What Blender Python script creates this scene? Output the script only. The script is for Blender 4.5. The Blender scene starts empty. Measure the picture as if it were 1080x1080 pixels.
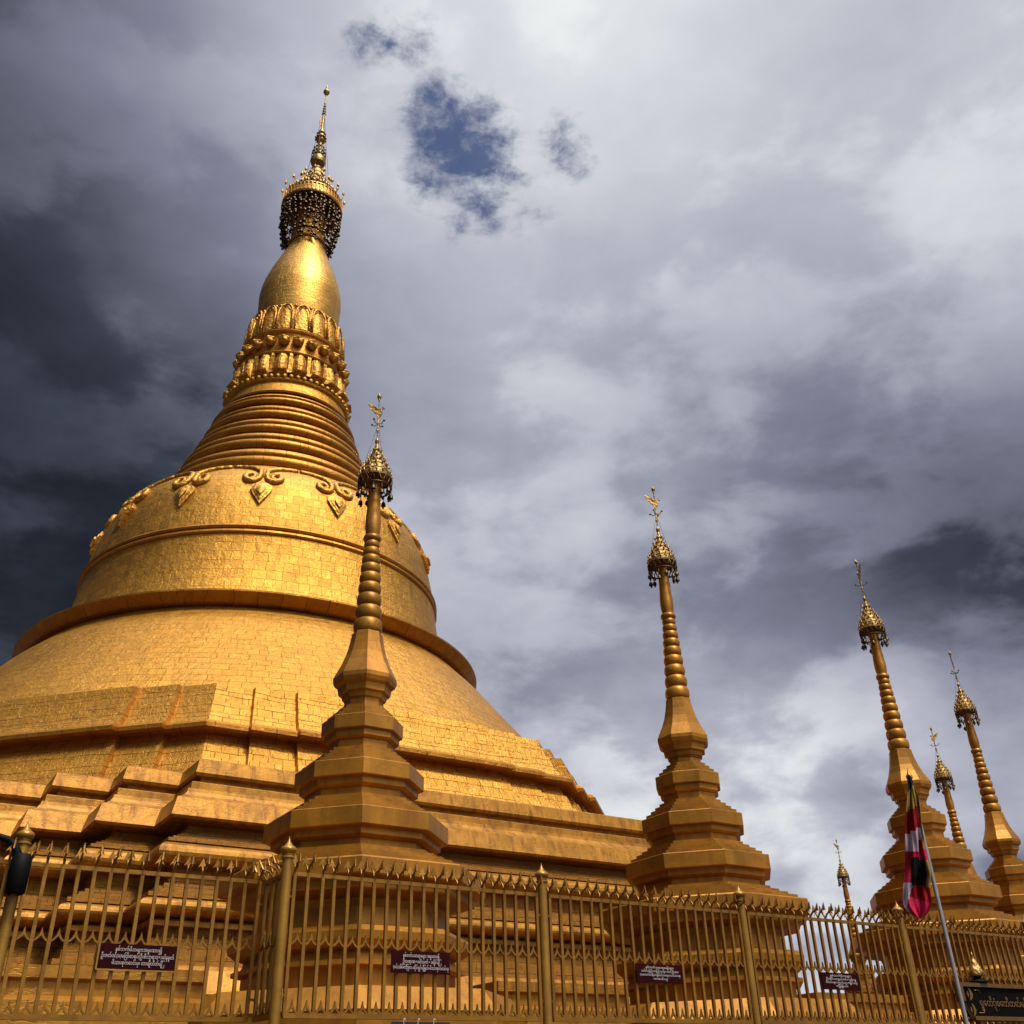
import bpy, math, random
from mathutils import Vector, Matrix
random.seed(7)
PI = math.pi
sc = bpy.context.scene
col = sc.collection
rad = math.radians

# ------------------------------------------------------------------ camera
EYE = 1.6
F_PX, PITCH, ROLL = 1044.895, 0.53484957, 0.03210147
cp, sp = math.cos(PITCH), math.sin(PITCH)
cr_, sr_ = math.cos(ROLL), math.sin(ROLL)
Xh, Yh, Dh = Vector((1, 0, 0)), Vector((0, -sp, cp)), Vector((0, cp, sp))
e_r = Xh * cr_ - Yh * sr_
e_u = Xh * sr_ + Yh * cr_
cam_d = bpy.data.cameras.new('camera')
cam = bpy.data.objects.new('camera', cam_d)
col.objects.link(cam)
m = Matrix((e_r, e_u, -Dh)).transposed().to_4x4()
m.translation = (0, 0, EYE)
cam.matrix_world = m
cam_d.sensor_width = 36
cam_d.lens = 36 * F_PX / 1080
cam_d.clip_end = 5000
cam_d.clip_start = .05
sc.camera = cam


def ray(u, v):
    a, b = (u - 540), -(v - 540)
    return Dh + e_r * (a / F_PX) + e_u * (b / F_PX)


ANG = 0.59283956          # direction of the front side of the precinct
UU = Vector((math.cos(ANG), math.sin(ANG), 0))
NN = Vector((-math.sin(ANG), math.cos(ANG), 0))


def W(u, n, z=0.0):       # precinct coordinates, z measured from eye height
    return UU * u + NN * n + Vector((0, 0, z + EYE))


def on_plane(px, py, n):  # direction (px,py) met with the upright plane at depth n -> (u, z)
    d = ray(px, py)
    t = n / d.dot(NN)
    return d.dot(UU) * t, d.z * t


# ------------------------------------------------------------------ objects
def tag(o, label=None, cat=None, group=None, kind=None):
    if label: o['label'] = label
    if cat: o['category'] = cat
    if group: o['group'] = group
    if kind: o['kind'] = kind
    return o


def empty(name, loc, rz=0.0):
    o = bpy.data.objects.new(name, None)
    col.objects.link(o)
    o.location = loc
    o.rotation_euler = (0, 0, rz)
    o.empty_display_size = .2
    return o


def children(o):
    return [c for c in bpy.data.objects if c.parent == o]


def copy_tree(o, parent=None, kids=None):
    c = o.copy()
    col.objects.link(c)
    if parent: c.parent = parent
    for ch in kids[o.name] if kids and o.name in kids else []:
        copy_tree(ch, c, kids)
    return c


def kidmap():
    k = {}
    for o in bpy.data.objects:
        if o.parent: k.setdefault(o.parent.name, []).append(o)
    return k


class MB:
    def __init__(s):
        s.v = []; s.f = []; s.uv = []; s.mi = []; s.sm = []

    def quad(s, idx, uvs=None, mi=0, sm=False):
        s.f.append(tuple(idx))
        s.uv.append(uvs or [(0, 0)] * len(idx))
        s.mi.append(mi); s.sm.append(sm)

    def add(s, pts):
        b = len(s.v)
        s.v.extend([tuple(p) for p in pts])
        return b

    def sweep(s, rings, closed=True, caps=False, sm=False, uvs=1.0, mi=0, arc=None):
        """rings: list of lists of points; quads between consecutive rings (outside faces for ccw, upward)"""
        n = len(rings[0])
        bs = [s.add(r) for r in rings]
        vv = 0.0
        # horizontal coordinate follows the widest ring
        wr = max(rings, key=lambda r: sum((Vector(r[i]) - Vector(r[(i + 1) % n])).length for i in range(n)))
        hu = [0.0]
        for i in range(n):
            hu.append(hu[-1] + (Vector(wr[i]) - Vector(wr[(i + 1) % n])).length)
        for k in range(len(rings) - 1):
            dv = (Vector(rings[k + 1][0]) - Vector(rings[k][0])).length
            for i in range(n if closed else n - 1):
                j = (i + 1) % n
                s.quad((bs[k] + i, bs[k] + j, bs[k + 1] + j, bs[k + 1] + i),
                       [(hu[i] * uvs, vv * uvs), (hu[i + 1] * uvs, vv * uvs), (hu[i + 1] * uvs, (vv + dv) * uvs), (hu[i] * uvs, (vv + dv) * uvs)], mi, sm)
            vv += dv
        if caps:
            s.quad(tuple(bs[0] + i for i in reversed(range(n))), None, mi, False)
            s.quad(tuple(bs[-1] + i for i in range(n)), None, mi, False)

    def lathe(s, prof, seg=64, c=(0, 0, 0), phase=0.0, sm=True, caps=False, mi=0):
        rings = []
        for r, z in prof:
            r = max(r, .0008)
            rings.append([(c[0] + r * math.cos(phase + 2 * PI * i / seg), c[1] + r * math.sin(phase + 2 * PI * i / seg), c[2] + z) for i in range(seg)])
        s.sweep(rings, sm=sm, caps=caps, mi=mi)

    def box(s, c, h, M=None, mi=0):
        c = Vector(c)
        P = []
        for dz in (-1, 1):
            for dx, dy in ((-1, -1), (1, -1), (1, 1), (-1, 1)):
                q = Vector((dx * h[0], dy * h[1], dz * h[2]))
                if M: q = M @ q
                P.append(c + q)
        b = s.add(P)
        for q in ((0, 3, 2, 1), (4, 5, 6, 7), (0, 1, 5, 4), (1, 2, 6, 5), (2, 3, 7, 6), (3, 0, 4, 7)):
            s.quad([b + i for i in q], [(0, 0), (h[0], 0), (h[0], h[2]), (0, h[2])], mi)

    def tube(s, path, r, seg=6, sm=True, caps=True, mi=0):
        path = [Vector(p) for p in path]
        n = len(path)
        rs = r if isinstance(r, (list, tuple)) else [r] * n
        rings = []
        prev = None
        for i, p in enumerate(path):
            t = (path[min(i + 1, n - 1)] - path[max(i - 1, 0)])
            if t.length < 1e-9: t = Vector((0, 0, 1))
            t.normalize()
            a = prev if prev else (Vector((0, 0, 1)) if abs(t.z) < .9 else Vector((1, 0, 0)))
            x = a - t * a.dot(t)
            if x.length < 1e-6: x = t.orthogonal()
            x.normalize()
            y = t.cross(x)
            prev = x
            rings.append([p + (x * math.cos(2 * PI * k / seg) + y * math.sin(2 * PI * k / seg)) * rs[i] for k in range(seg)])
        s.sweep(rings, sm=sm, caps=caps, mi=mi)

    def prism(s, outline, depth, M, mi=0):
        """flat outline (x,z) thickened along local y by +-depth/2 and placed with matrix M"""
        n = len(outline)
        a = [M @ Vector((x, -depth / 2, z)) for x, z in outline]
        b_ = [M @ Vector((x, depth / 2, z)) for x, z in outline]
        i0 = s.add(a); i1 = s.add(b_)
        s.quad([i0 + i for i in range(n)], None, mi)
        s.quad([i1 + i for i in reversed(range(n))], None, mi)
        for i in range(n):
            j = (i + 1) % n
            s.quad((i0 + j, i0 + i, i1 + i, i1 + j), None, mi)

    def ball(s, c, r, seg=10, rows=6, sz=1.0, mi=0):
        s.lathe([(r * math.sin(PI * k / rows), -r * sz * math.cos(PI * k / rows)) for k in range(rows + 1)], seg, c, mi=mi)

    def mesh(s, name, mats):
        me = bpy.data.meshes.new(name)
        me.from_pydata(s.v, [], s.f)
        uvl = me.uv_layers.new(name='UVMap')
        i = 0
        dat = []
        for q in s.uv: dat += q
        uvl.data.foreach_set('uv', [c for p in dat for c in p])
        me.polygons.foreach_set('material_index', s.mi)
        me.polygons.foreach_set('use_smooth', s.sm)
        for mm in (mats if isinstance(mats, (list, tuple)) else [mats]): me.materials.append(mm)
        me.update()
        return me

    def build(s, name, mats, parent=None, loc=(0, 0, 0), rz=0.0, sharp=None):
        me = s.mesh(name, mats)
        o = bpy.data.objects.new(name, me)
        col.objects.link(o)
        o.location = loc
        o.rotation_euler = (0, 0, rz)
        if parent: o.parent = parent
        if sharp:
            try: me.set_sharp_from_angle(angle=rad(sharp))
            except Exception: pass
        return o


# ------------------------------------------------------------------ materials
def mat_new(name):
    mt = bpy.data.materials.new(name)
    mt.use_nodes = True
    nt = mt.node_tree
    return mt, nt, nt.nodes['Principled BSDF']


def N(nt, t, **kw):
    n = nt.nodes.new(t)
    for k, v in kw.items():
        if k.startswith('i_'):
            n.inputs[k[2:].replace('_', ' ')].default_value = v
        else:
            setattr(n, k, v)
    return n


def ramp(nt, stops, interp='LINEAR'):
    r = nt.nodes.new('ShaderNodeValToRGB')
    r.color_ramp.interpolation = interp
    el = r.color_ramp.elements
    while len(el) < len(stops): el.new(.5)
    for e, (p, c) in zip(el, stops):
        e.position = p
        e.color = (*c, 1) if len(c) == 3 else c
    return r


def mixc(nt, fac, a, b, mode='MIX'):
    n = nt.nodes.new('ShaderNodeMix')
    n.data_type = 'RGBA'; n.blend_type = mode
    for sk, v in ((0, fac), (6, a), (7, b)):
        if isinstance(v, bpy.types.NodeSocket): nt.links.new(v, n.inputs[sk])
        elif isinstance(v, (int, float)): n.inputs[sk].default_value = v
        else: n.inputs[sk].default_value = (*v, 1)
    return n.outputs[2]


def mth(nt, op, a, b=None, c=None, clamp=False):
    n = nt.nodes.new('ShaderNodeMath'); n.operation = op; n.use_clamp = clamp
    for i, v in enumerate((a, b, c)):
        if v is None: continue
        if isinstance(v, bpy.types.NodeSocket): nt.links.new(v, n.inputs[i])
        else: n.inputs[i].default_value = v
    return n.outputs[0]


def gilded(name, base, dark, bw, bh, metallic=.9, rough=.36, bump=.5, crumple=.5, mortar=.02, offs=.5, spec=.5):
    """sheets of gilded metal: staggered plates, each a little different, crumpled"""
    mt, nt, P = mat_new(name)
    L = nt.links.new
    uv = N(nt, 'ShaderNodeTexCoord')
    # small wobble so the joints are not ruler straight
    nz0 = N(nt, 'ShaderNodeTexNoise', i_Scale=.9, i_Detail=2.0)
    L(uv.outputs['UV'], nz0.inputs['Vector'])
    wob = N(nt, 'ShaderNodeVectorMath', operation='MULTIPLY_ADD')
    L(nz0.outputs['Color'], wob.inputs[0]); wob.inputs[1].default_value = (.22, .16, 0); L(uv.outputs['UV'], wob.inputs[2])
    br = N(nt, 'ShaderNodeTexBrick', i_Scale=1.0, i_Mortar_Size=mortar, i_Mortar_Smooth=.25, i_Bias=0.0)
    br.offset = offs; br.squash = 1.25; br.squash_frequency = 3
    br.inputs['Brick Width'].default_value = bw
    br.inputs['Row Height'].default_value = bh
    br.inputs['Color1'].default_value = (0, 0, 0, 1)
    br.inputs['Color2'].default_value = (1, 1, 1, 1)
    br.inputs['Mortar'].default_value = (.5, .5, .5, 1)
    L(wob.outputs[0], br.inputs['Vector'])
    b2 = N(nt, 'ShaderNodeTexBrick', i_Scale=1.0, i_Mortar_Size=mortar, i_Mortar_Smooth=.3, i_Bias=0.0)
    b2.offset = .37; b2.squash = .8; b2.squash_frequency = 2
    b2.inputs['Brick Width'].default_value = bw * 1.43
    b2.inputs['Row Height'].default_value = bh
    b2.inputs['Color1'].default_value = (0, 0, 0, 1); b2.inputs['Color2'].default_value = (1, 1, 1, 1); b2.inputs['Mortar'].default_value = (.5, .5, .5, 1)
    L(wob.outputs[0], b2.inputs['Vector'])
    nm = N(nt, 'ShaderNodeTexNoise', i_Scale=.7, i_Detail=3.0); L(uv.outputs['UV'], nm.inputs['Vector'])
    pick = mth(nt, 'GREATER_THAN', nm.outputs['Fac'], .5)
    wear = ramp(nt, [(.38, (.25, .25, .25)), (.6, (1, 1, 1))]); L(nm.outputs['Fac'], wear.inputs[0])
    brc = mixc(nt, pick, br.outputs['Color'], b2.outputs['Color'])
    brf0 = mth(nt, 'ADD', mth(nt, 'MULTIPLY', br.outputs['Fac'], mth(nt, 'SUBTRACT', 1.0, pick)), mth(nt, 'MULTIPLY', b2.outputs['Fac'], pick))
    nk = N(nt, 'ShaderNodeTexNoise', i_Scale=3.1, i_Detail=3.0); L(uv.outputs['UV'], nk.inputs['Vector'])
    seam = ramp(nt, [(.35, (.35, .35, .35)), (.6, (1, 1, 1))]); L(nk.outputs['Fac'], seam.inputs[0])
    brf = mth(nt, 'MULTIPLY', brf0, seam.outputs[0])
    bwn = N(nt, 'ShaderNodeRGBToBW'); L(brc, bwn.inputs[0])
    n1 = N(nt, 'ShaderNodeTexNoise', i_Scale=2.2, i_Detail=6.0, i_Roughness=.65)
    L(uv.outputs['Object'], n1.inputs['Vector'])
    n2 = N(nt, 'ShaderNodeTexNoise', i_Scale=5.0, i_Detail=7.0, i_Roughness=.75)
    L(uv.outputs['Object'], n2.inputs['Vector'])
    n3 = N(nt, 'ShaderNodeTexNoise', i_Scale=.35, i_Detail=4.0)
    L(uv.outputs['Object'], n3.inputs['Vector'])
    r1 = ramp(nt, [(.3, tuple(x * .78 for x in base)), (.7, tuple(min(1, x * 1.08) for x in base))])
    L(n1.outputs['Fac'], r1.inputs[0])
    tone = mixc(nt, mth(nt, 'MULTIPLY', bwn.outputs[0], .22), r1.outputs[0], tuple(x * .62 for x in base))
    tar = ramp(nt, [(.52, (0, 0, 0)), (.78, (1, 1, 1))]); L(n3.outputs['Fac'], tar.inputs[0])
    tone = mixc(nt, mth(nt, 'MULTIPLY', tar.outputs[0], .45), tone, tuple(x * .55 for x in base))
    ms = N(nt, 'ShaderNodeMapping'); ms.inputs['Scale'].default_value = (1.3, 1.3, .12); L(uv.outputs['Object'], ms.inputs['Vector'])
    ns = N(nt, 'ShaderNodeTexNoise', i_Scale=2.0, i_Detail=6.0, i_Roughness=.6); L(ms.outputs[0], ns.inputs['Vector'])
    sr = ramp(nt, [(.53, (0, 0, 0)), (.7, (1, 1, 1))]); L(ns.outputs['Fac'], sr.inputs[0])
    tone = mixc(nt, mth(nt, 'MULTIPLY', sr.outputs[0], .38), tone, (base[0] * .5, base[1] * .42, base[2] * .4))
    c = mixc(nt, mth(nt, 'MULTIPLY', brf, .85), tone, dark)
    L(c, P.inputs['Base Color'])
    P.inputs['Metallic'].default_value = metallic
    rr = mth(nt, 'MULTIPLY_ADD', n2.outputs['Fac'], .25, rough - .12)
    rr = mth(nt, 'MULTIPLY_ADD', bwn.outputs[0], .12, rr)
    L(rr, P.inputs['Roughness'])
    P.inputs['Specular IOR Level'].default_value = spec
    hgt = mth(nt, 'MULTIPLY_ADD', n2.outputs['Fac'], crumple * .10, mth(nt, 'MULTIPLY', brf, -.035))
    hgt = mth(nt, 'MULTIPLY_ADD', n1.outputs['Fac'], crumple * .10, hgt)
    hgt = mth(nt, 'MULTIPLY_ADD', bwn.outputs[0], .022, hgt)
    bp = N(nt, 'ShaderNodeBump', i_Strength=bump, i_Distance=1.0)
    L(hgt, bp.inputs['Height']); L(bp.outputs[0], P.inputs['Normal'])
    return mt


def paint(name, base, metallic=.3, rough=.45, stain=.5, bump=.25, scale=1.0, streak=True):
    """gold paint over plaster with run-down stains"""
    mt, nt, P = mat_new(name)
    L = nt.links.new
    tc = N(nt, 'ShaderNodeTexCoord')
    oi = N(nt, 'ShaderNodeObjectInfo')
    sc3 = N(nt, 'ShaderNodeVectorMath', operation='SCALE'); sc3.inputs[0].default_value = (37, 53, 71); L(oi.outputs['Random'], sc3.inputs['Scale'])
    av = N(nt, 'ShaderNodeVectorMath', operation='ADD'); L(tc.outputs['Object'], av.inputs[0]); L(sc3.outputs[0], av.inputs[1])
    OC = av.outputs[0]
    mp = N(nt, 'ShaderNodeMapping'); mp.inputs['Scale'].default_value = (1.8 * scale, 1.8 * scale, .16 * scale)
    L(OC, mp.inputs['Vector'])
    n1 = N(nt, 'ShaderNodeTexNoise', i_Scale=2.6, i_Detail=7.0, i_Roughness=.62); L(mp.outputs[0], n1.inputs['Vector'])
    n2 = N(nt, 'ShaderNodeTexNoise', i_Scale=1.3 * scale, i_Detail=8.0, i_Roughness=.6); L(OC, n2.inputs['Vector'])
    n3 = N(nt, 'ShaderNodeTexNoise', i_Scale=14.0 * scale, i_Detail=4.0); L(OC, n3.inputs['Vector'])
    r1 = ramp(nt, [(.35, tuple(x * .72 for x in base)), (.65, tuple(min(1, x * 1.12) for x in base))]); L(n2.outputs['Fac'], r1.inputs[0])
    st = ramp(nt, [(.47, (0, 0, 0)), (.66, (1, 1, 1))]); L(n1.outputs['Fac'], st.inputs[0])
    c = mixc(nt, mth(nt, 'MULTIPLY', st.outputs[0], stain if streak else stain * .4), r1.outputs[0], (base[0] * .42, base[1] * .34, base[2] * .3))
    L(c, P.inputs['Base Color'])
    P.inputs['Metallic'].default_value = metallic
    L(mth(nt, 'MULTIPLY_ADD', n3.outputs['Fac'], .25, rough - .12), P.inputs['Roughness'])
    mp2 = N(nt, 'ShaderNodeMapping'); mp2.inputs['Scale'].default_value = (.6, .6, 1.8)
    L(OC, mp2.inputs['Vector'])
    n5 = N(nt, 'ShaderNodeTexNoise', i_Scale=1.4, i_Detail=6.0, i_Roughness=.6, i_Distortion=.4); L(mp2.outputs[0], n5.inputs['Vector'])
    crk = ramp(nt, [(.455, (0, 0, 0)), (.475, (1, 1, 1)), (.495, (0, 0, 0))]); L(n5.outputs['Fac'], crk.inputs[0])
    c = mixc(nt, mth(nt, 'MULTIPLY', crk.outputs[0], .16 * min(1, stain * 2)), c, (base[0] * .4, base[1] * .32, base[2] * .3))
    L(c, P.inputs['Base Color'])
    h = mth(nt, 'MULTIPLY_ADD', n2.outputs['Fac'], .05, mth(nt, 'MULTIPLY', n3.outputs['Fac'], .012))
    h = mth(nt, 'MULTIPLY_ADD', n5.outputs['Fac'], .018 if streak else .005, h)
    h = mth(nt, 'MULTIPLY_ADD', crk.outputs[0], -.012, h)
    bp = N(nt, 'ShaderNodeBump', i_Strength=bump, i_Distance=1.0); L(h, bp.inputs['Height']); L(bp.outputs[0], P.inputs['Normal'])
    return mt


def plain(name, base, metallic=0.0, rough=.5, var=.15, sc_=8.0, bump=0.0, spec=.5):
    mt, nt, P = mat_new(name)
    tc = N(nt, 'ShaderNodeTexCoord')
    n = N(nt, 'ShaderNodeTexNoise', i_Scale=sc_, i_Detail=5.0); nt.links.new(tc.outputs['Object'], n.inputs['Vector'])
    r = ramp(nt, [(.3, tuple(x * (1 - var) for x in base)), (.7, tuple(min(1, x * (1 + var)) for x in base))])
    nt.links.new(n.outputs['Fac'], r.inputs[0]); nt.links.new(r.outputs[0], P.inputs['Base Color'])
    P.inputs['Metallic'].default_value = metallic; P.inputs['Roughness'].default_value = rough
    P.inputs['Specular IOR Level'].default_value = spec
    if bump:
        n4 = N(nt, 'ShaderNodeTexVoronoi', i_Scale=sc_ * .55); nt.links.new(tc.outputs['Object'], n4.inputs['Vector'])
        hh = mth(nt, 'MULTIPLY_ADD', n.outputs['Fac'], bump * .12, mth(nt, 'MULTIPLY', n4.outputs['Distance'], bump * .08))
        bp = N(nt, 'ShaderNodeBump', i_Strength=.8, i_Distance=1.0); nt.links.new(hh, bp.inputs['Height']); nt.links.new(bp.outputs[0], P.inputs['Normal'])
    return mt


GOLD = (.53, .262, .040)
M_bell = gilded('gilded_plates', GOLD, (.10, .035, .005), .46, .5, mortar=.012, rough=.40, crumple=1.0)
M_cone = gilded('gilded_plates_large', GOLD, (.09, .035, .005), .5, .42, mortar=.014, rough=.40, crumple=1.3)
M_oct = gilded('gilded_facing', (.53, .262, .040), (.10, .035, .005), .5, .3, mortar=.016, rough=.42, crumple=1.0, metallic=.85)
M_trim = gilded('gilded_moulding', (.46, .205, .03), (.08, .03, .005), .9, 3.0, mortar=.02, rough=.42, crumple=.6)
M_carv = plain('gilded_carving', (.48, .24, .036), .75, .52, .4, 7.0, bump=.6)
M_bud = gilded('gilded_bud_plates', (.64, .35, .07), (.12, .05, .008), .5, .26, mortar=.012, rough=.36, crumple=.35)
M_hti = plain('umbrella_gold', (.30, .18, .055), .8, .45, .5, 14.0, bump=.25)
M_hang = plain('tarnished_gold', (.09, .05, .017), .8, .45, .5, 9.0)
M_terr = paint('terrace_gold_paint', (.39, .172, .014), .5, .5, .85, .3)
M_terr2 = gilded('terrace_brick_paint', (.35, .15, .012), (.08, .035, .006), .55, .2, metallic=.45, mortar=.014, rough=.52, crumple=.5)
M_stupa = paint('stupa_gold_paint', (.38, .162, .011), .52, .44, .45, .12)
M_fence = paint('fence_gold_paint', (.28, .128, .013), .55, .42, .3, .1, 2.0)
M_post = paint('post_gold_paint', (.34, .175, .025), .5, .4, .2, .1, 2.0)
M_wall = paint('platform_paint', (.04, .02, .006), .1, .6, .6, .3)
M_maroon = plain('maroon_board', (.022, .002, .003), 0, .7, spec=.05)
M_white = plain('white_lettering', (.45, .40, .40), 0, .5, .03)
M_black = plain('black_iron', (.003, .003, .003), 0, .6, spec=.1)
M_board = plain('black_board', (.004, .003, .003), 0, .7, spec=.04)
M_pole = plain('grey_pole_paint', (.24, .22, .24), .1, .5)
M_ground = plain('ground_paving', (.06, .05, .04), 0, .8, .3, .6)

# ------------------------------------------------------------------ world: cloudy sky
world = bpy.data.worlds.new('World'); sc.world = world; world.use_nodes = True
nt = world.node_tree
bg = nt.nodes['Background']
L = nt.links.new
SUN_AZ, SUN_EL = rad(139), rad(60)      # azimuth clockwise from +y (view direction)
sky = N(nt, 'ShaderNodeTexSky'); sky.sky_type = 'NISHITA'; sky.sun_disc = False
sky.sun_elevation = SUN_EL; sky.sun_rotation = SUN_AZ; sky.altitude = 400; sky.air_density = 1.2; sky.dust_density = 1.0
tc = N(nt, 'ShaderNodeTexCoord')
D0 = tc.outputs['Generated']
wn = N(nt, 'ShaderNodeTexNoise', i_Scale=3.2, i_Detail=6.0, i_Roughness=.55); L(D0, wn.inputs['Vector'])
wsub = N(nt, 'ShaderNodeVectorMath', operation='SUBTRACT'); L(wn.outputs['Color'], wsub.inputs[0]); wsub.inputs[1].default_value = (.5, .5, .5)
wm = N(nt, 'ShaderNodeVectorMath', operation='MULTIPLY_ADD'); L(wsub.outputs[0], wm.inputs[0]); wm.inputs[1].default_value = (.13, .13, .13); L(D0, wm.inputs[2])
wnm = N(nt, 'ShaderNodeVectorMath', operation='NORMALIZE'); L(wm.outputs[0], wnm.inputs[0])
DW = wnm.outputs[0]
# brightness of the cloud deck by direction: (pixel of the photo that looks there, spread in degrees, display level 0..255)
SK = [(0, 0, 4.8, 110), (135, 0, 4.8, 148), (270, 0, 4.8, 190), (405, 0, 4.8, 208), (540, 0, 4.8, 216), (675, 0, 4.8, 224), (810, 0, 4.8, 208), (945, 0, 4.8, 182), (1060, 0, 4.8, 228), (0, 100, 4.8, 66), (90, 100, 4.8, 90), (190, 100, 4.8, 128), (280, 100, 4.8, 178), (380, 100, 4.8, 198), (540, 100, 4.8, 206), (640, 100, 4.8, 222), (740, 100, 4.8, 222), (840, 100, 4.8, 190), (950, 100, 4.8, 170), (1060, 100, 4.8, 205), (0, 200, 4.8, 44), (90, 200, 4.8, 76), (180, 200, 4.8, 112), (260, 200, 4.8, 158), (380, 200, 4.8, 202), (470, 200, 4.8, 200), (560, 200, 4.8, 200), (640, 200, 4.8, 222), (740, 200, 4.8, 190), (850, 200, 4.8, 180), (960, 200, 4.8, 188), (1060, 200, 4.8, 205), (0, 300, 4.8, 26), (70, 300, 4.8, 64), (130, 300, 4.8, 140), (220, 300, 4.8, 138), (400, 300, 4.8, 186), (500, 300, 4.8, 200), (590, 300, 4.8, 188), (690, 300, 4.8, 172), (800, 300, 4.8, 172), (910, 300, 4.8, 188), (1000, 300, 4.8, 218), (1075, 300, 4.8, 160), (0, 400, 4.8, 18), (80, 400, 4.8, 46), (170, 400, 4.8, 92), (430, 400, 4.8, 165), (530, 400, 4.8, 170), (630, 400, 4.8, 158), (740, 400, 4.8, 140), (860, 400, 4.8, 142), (970, 400, 4.8, 135), (1070, 400, 4.8, 88), (0, 480, 4.8, 28), (70, 480, 4.8, 56), (140, 480, 4.8, 76), (430, 480, 4.8, 152), (520, 480, 4.8, 172), (640, 480, 4.8, 188), (720, 480, 4.8, 168), (820, 480, 4.8, 128), (930, 480, 4.8, 100), (1060, 480, 4.8, 60), (10, 560, 4.2, 52), (60, 560, 4.2, 66), (480, 560, 4.2, 172), (560, 560, 4.2, 188), (660, 560, 4.2, 172), (750, 560, 4.2, 158), (850, 560, 4.2, 150), (950, 560, 4.2, 78), (1060, 560, 4.2, 46), (30, 640, 4.2, 70), (500, 640, 4.2, 150), (580, 640, 4.2, 170), (660, 640, 4.2, 160), (740, 640, 4.2, 108), (800, 640, 4.2, 98), (870, 640, 4.2, 118), (990, 640, 4.2, 62), (1065, 640, 4.2, 70), (550, 710, 4.2, 128), (620, 710, 4.2, 140), (700, 710, 4.2, 165), (780, 710, 4.2, 165), (860, 710, 4.2, 180), (940, 710, 4.2, 170), (1020, 710, 4.2, 138), (1075, 710, 4.2, 118), (600, 790, 4.2, 168), (680, 790, 4.2, 192), (770, 790, 4.2, 205), (850, 790, 4.2, 200), (930, 790, 4.2, 185), (1000, 790, 4.2, 125), (1070, 790, 4.2, 165), (680, 880, 4.2, 195), (820, 880, 4.2, 190), (868, 880, 4.2, 150), (930, 880, 4.2, 165), (1070, 880, 4.2, 140), (-170, 300, 10, 40), (-120, 650, 10, 60), (1250, 500, 10, 70), (1250, 150, 10, 190), (540, -170, 10, 205), (200, -170, 10, 160), (900, -170, 10, 200), (1220, 900, 9, 150)]


SK2 = [(950, 590, 4, 58), (1040, 560, 4, 48), (880, 560, 3, 90), (760, 630, 3, 85), (800, 760, 4, 235), (760, 820, 4, 225), (870, 740, 3.5, 225), (850, 830, 4, 215), (700, 790, 4, 215), (950, 760, 3.5, 205), (30, 420, 5, 34), (130, 300, 3.5, 165), (180, 280, 3.5, 165), (1000, 230, 4, 235), (680, 100, 4, 240)]


def lin(v):
    v /= 255.
    return v / 12.92 if v <= .04045 else ((v + .055) / 1.055) ** 2.4


num = None; den = None
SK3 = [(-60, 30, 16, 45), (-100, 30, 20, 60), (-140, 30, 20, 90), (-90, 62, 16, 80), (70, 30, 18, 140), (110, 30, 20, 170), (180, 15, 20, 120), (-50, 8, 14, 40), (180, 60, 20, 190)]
for px, py, sg, lv in SK + SK2 + SK3:
    d = ray(px, py).normalized() if (px, py, sg, lv) not in SK3 else Vector((math.sin(rad(px)) * math.cos(rad(py)), math.cos(rad(px)) * math.cos(rad(py)), math.sin(rad(py))))
    dt = N(nt, 'ShaderNodeVectorMath', operation='DOT_PRODUCT'); L(DW, dt.inputs[0]); dt.inputs[1].default_value = d
    k = 1 / (rad(sg) ** 2)
    w = mth(nt, 'EXPONENT', mth(nt, 'MULTIPLY_ADD', dt.outputs['Value'], k, -k))
    num = mth(nt, 'MULTIPLY', w, lv / 255.) if num is None else mth(nt, 'MULTIPLY_ADD', w, lv / 255., num)
    den = mth(nt, 'ADD', w, .006) if den is None else mth(nt, 'ADD', w, den)
num = mth(nt, 'ADD', num, .006 * .6)
lev = mth(nt, 'MULTIPLY_ADD', mth(nt, 'DIVIDE', num, den), 1.16, -.085)                       # display level
# projected cloud texture (flatter towards the horizon)
sep = N(nt, 'ShaderNodeSeparateXYZ'); L(D0, sep.inputs[0])
zz = mth(nt, 'ADD', mth(nt, 'MAXIMUM', sep.outputs[2], 0.0), .35)
d3 = N(nt, 'ShaderNodeVectorMath', operation='MULTIPLY'); L(D0, d3.inputs[0]); d3.inputs[1].default_value = (1.0, 1.0, 1.9)
comb = N(nt, 'ShaderNodeCombineXYZ'); L(mth(nt, 'DIVIDE', sep.outputs[0], zz), comb.inputs[0]); L(mth(nt, 'DIVIDE', sep.outputs[1], zz), comb.inputs[1])
c1 = N(nt, 'ShaderNodeTexNoise', i_Scale=3.6, i_Detail=9.0, i_Roughness=.5, i_Distortion=.25); L(d3.outputs[0], c1.inputs['Vector'])
c2 = N(nt, 'ShaderNodeTexNoise', i_Scale=10.0, i_Detail=8.0, i_Roughness=.56, i_Distortion=.2); L(d3.outputs[0], c2.inputs['Vector'])
# billows: soft-edged steps in the large noise, so banks have a brighter rim
bl = N(nt, 'ShaderNodeMapRange'); bl.interpolation_type = 'SMOOTHSTEP'
L(mth(nt, 'MULTIPLY_ADD', mth(nt, 'SUBTRACT', c2.outputs['Fac'], .5), .28, c1.outputs['Fac']), bl.inputs['Value'])
bl.inputs['From Min'].default_value = .44; bl.inputs['From Max'].default_value = .56; bl.inputs['To Min'].default_value = -.5; bl.inputs['To Max'].default_value = .5
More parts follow.
